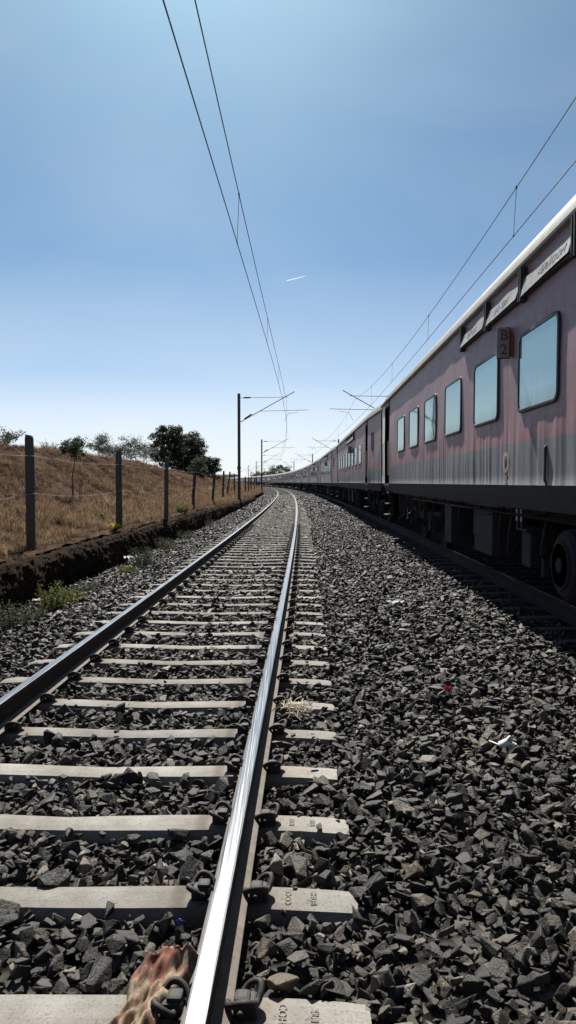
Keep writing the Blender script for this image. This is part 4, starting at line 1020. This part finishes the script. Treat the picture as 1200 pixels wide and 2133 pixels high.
def crumple(name, loc, size, mat, lab, cat, seed, flat=.5, stretch=1.0):
    """a crumpled sheet with real folds"""
    rng = np.random.default_rng(seed); n = 12; v = []; f = []
    for i in range(n + 1):
        for j in range(n + 1):
            u, w_ = i / n - .5, j / n - .5
            z = flat * (.32 * math.sin(9 * u + seed) * math.cos(7 * w_ + seed * 2) + .22 * abs(math.sin(14 * (u + w_) + seed)) + .25 * (.5 - abs(u)) + rng.uniform(-.05, .05))
            v.append(((u * (1 - .3 * abs(w_)) * stretch + .06 * math.sin(11 * w_)) * size, (w_ * (.8 + .3 * math.sin(3 * u))) * size, (z + .1) * size))
    for i in range(n):
        for j in range(n): k = i * (n + 1) + j; f.append((k, k + n + 1, k + n + 2, k + 1))
    o = mesh_obj(name, mk_mesh(name, v, f, mat), None, loc, (0, 0, rng.uniform(0, 3))); so = o.modifiers.new('thickness', 'SOLIDIFY'); so.thickness = .002
    return props(o, lab, cat)
crumple('plastic_bag', on_px(832, 1262, -.17), .2, M['plastic'], 'crumpled white plastic bag on the ballast halfway to the shaded track', 'litter', 1, .45, 1.4)
crumple('plastic_scrap', on_px(942, 1360, -.16), .07, M['plastic'], 'small white plastic scrap on the ballast nearest the train shadow', 'litter', 2, .9)
crumple('plastic_bag', on_px(655, 1052, -.12), .3, M['plastic'], 'far white plastic bag on the ballast beside the curving rail', 'litter', 3, .8)
crumple('red_wrapper', on_px(937, 1446, -.16), .09, M['redwrap'], 'small dark red wrapper lying on the ballast', 'litter', 4, .9, .8)
crumple('blue_wrapper', on_px(366, 1950, -.19), .035, M['bluewrap'], 'small blue wrapper behind the stained sack', 'litter', 5, .9)
crumple('paper_scrap', on_px(272, 1166, -.25), .28, M['plastic'], 'white paper scrap at the foot of the earth wall', 'litter', 6, .4, 1.6)
crumple('paper_scrap', on_px(85, 1255, -.28), .16, M['straw'], 'pale torn scrap among the stones below the bright weeds', 'litter', 7, .4, 1.8)
for i, (a_, b_, w_, lab) in enumerate(((395, 1082, .5, 'pale rubble lump on the wall foot under the fourth post'), (432, 1073, .4, 'pale rubble lump between the fourth and fifth posts'), (455, 1064, .4, 'pale rubble lump short of the tall mast'), (470, 1057, .45, 'pale rubble lump at the tall mast footing'))):
    crumple('rubble_lump', on_px(a_, b_, -.2), w_, M['mastbase'], lab, 'rubble', 20 + i, .35, 1.5)
# torn paper cup with a stick
t = empty('torn_cup', on_px(1060, 1568, -.135), .3); props(t, 'torn white paper cup with a white stick on the dark ballast', 'cup')
b = MB(); n = 20; v = []; f = []
for j, (h, r_) in enumerate(((0, .032), (.03, .036), (.06, .041), (.078, .045))):
    for i in range(n + 1):
        a_ = 4.9 * i / n - 2.0; rr = r_ * (1 + .12 * math.sin(3 * a_ + h * 30)); v.append((h - .02 + .012 * math.sin(5 * a_) * (j == 3), math.cos(a_) * rr, .02 + math.sin(a_) * rr * 1.05))
for j in range(3):
    for i in range(n): k = j * (n + 1) + i; f.append((k, k + 1, k + n + 2, k + n + 1))
b.add(v, f); o = b.build('cup_wall', M['plastic'], t, True); o.rotation_euler = (.3, -.5, -.7); so = o.modifiers.new('thickness', 'SOLIDIFY'); so.thickness = .0015
b = MB(); b.box((-.045, .04, .025), (.075, .012, .004), -.75, tilt=(.1, .25)); b.build('stick', M['plastic'], t)
# bundle of dry straw on a sleeper
t = empty('straw_bundle', on_px(617, 1487, -.16)); props(t, 'tangle of pale dry straw on a sleeper end beside the rail', 'straw'); b = MB(); rng = np.random.default_rng(77)
for i in range(60):
    p0 = Vector((rng.normal(0, .05), rng.normal(0, .06), rng.uniform(0, .05))); d = Vector((rng.normal(), rng.normal(), rng.normal() * .4)).normalized() * rng.uniform(.04, .09)
    b.tube([p0 - d, p0 + Vector((0, 0, rng.uniform(0, .03))), p0 + d], .0028, 4)
b.build('straw_tangle', M['straw'], t)

# ------------------------------------------------------------------ far background
for i, (pxx, D, py_, sp, lab) in enumerate(((583, 520, 966, 7, 'far rounded tree above the train roof past the bend'), (596, 540, 972, 6, 'smaller far tree at the side of the far rounded tree'), (570, 500, 974, 5, 'lowest far tree left of the far rounded tree'), (548, 640, 984, 8, 'distant low tree behind the second mast'), (535, 650, 986, 7, 'distant low tree just left of the second mast'), (482, 620, 990, 7, 'distant low tree behind the tall mast'))):
    x = (pxx - 600) / FPX * D; tree('far_tree', Vector((x, D, -.62)), ztop(py_, D) + .62, sp, lab, 'leafmid', 70 + i, 12, 40, 1.0, 2.2, .35, .2, 'far trees beyond the bend')
for i, (pxx, D, w, h, lab) in enumerate(((462, 640, 11, 8.5, 'small pale far building at the end of the dry bank'), (478, 700, 9, 6.5, 'lower pale far building just left of the tall mast'), (543, 600, 7, 8, 'distant pale building behind the second mast'))):
    x = (pxx - 600) / FPX * D; t = empty('far_building', (x, D, -.62)); props(t, lab, 'building')
    b = MB(); b.box((0, 0, h / 2), (w, 8, h)); b.build('wall', M['farwall'], t)
    b = MB(); b.box((0, 0, h + .2), (w + .6, 8.6, .4)); b.build('roof', M['farroof'], t)
    for fl in range(int(h // 3)):
        for q in range(3): b = MB(); b.box((-w / 2 + (q + .5) * w / 3, -4.02, 1.6 + 3 * fl), (1.1, .08, 1.3)); b.build('window', M['farroof'], t)
# contrail, a thin slanting streak of ice cloud far away
b = MB(); D = 9000.0; k = D / FPX
p0 = Vector(((596 - 600) * k, D, ztop(591, D))); p1 = Vector(((637 - 600) * k, D, ztop(581, D)))
b.tube([p0.lerp(p1, q) for q in (0, .15, .4, .7, 1)], [2, 5, 5, 4, 2], 8); props(b.build('contrail', M['contrail'], None, True), 'short white contrail high in the clear blue sky', 'contrail')
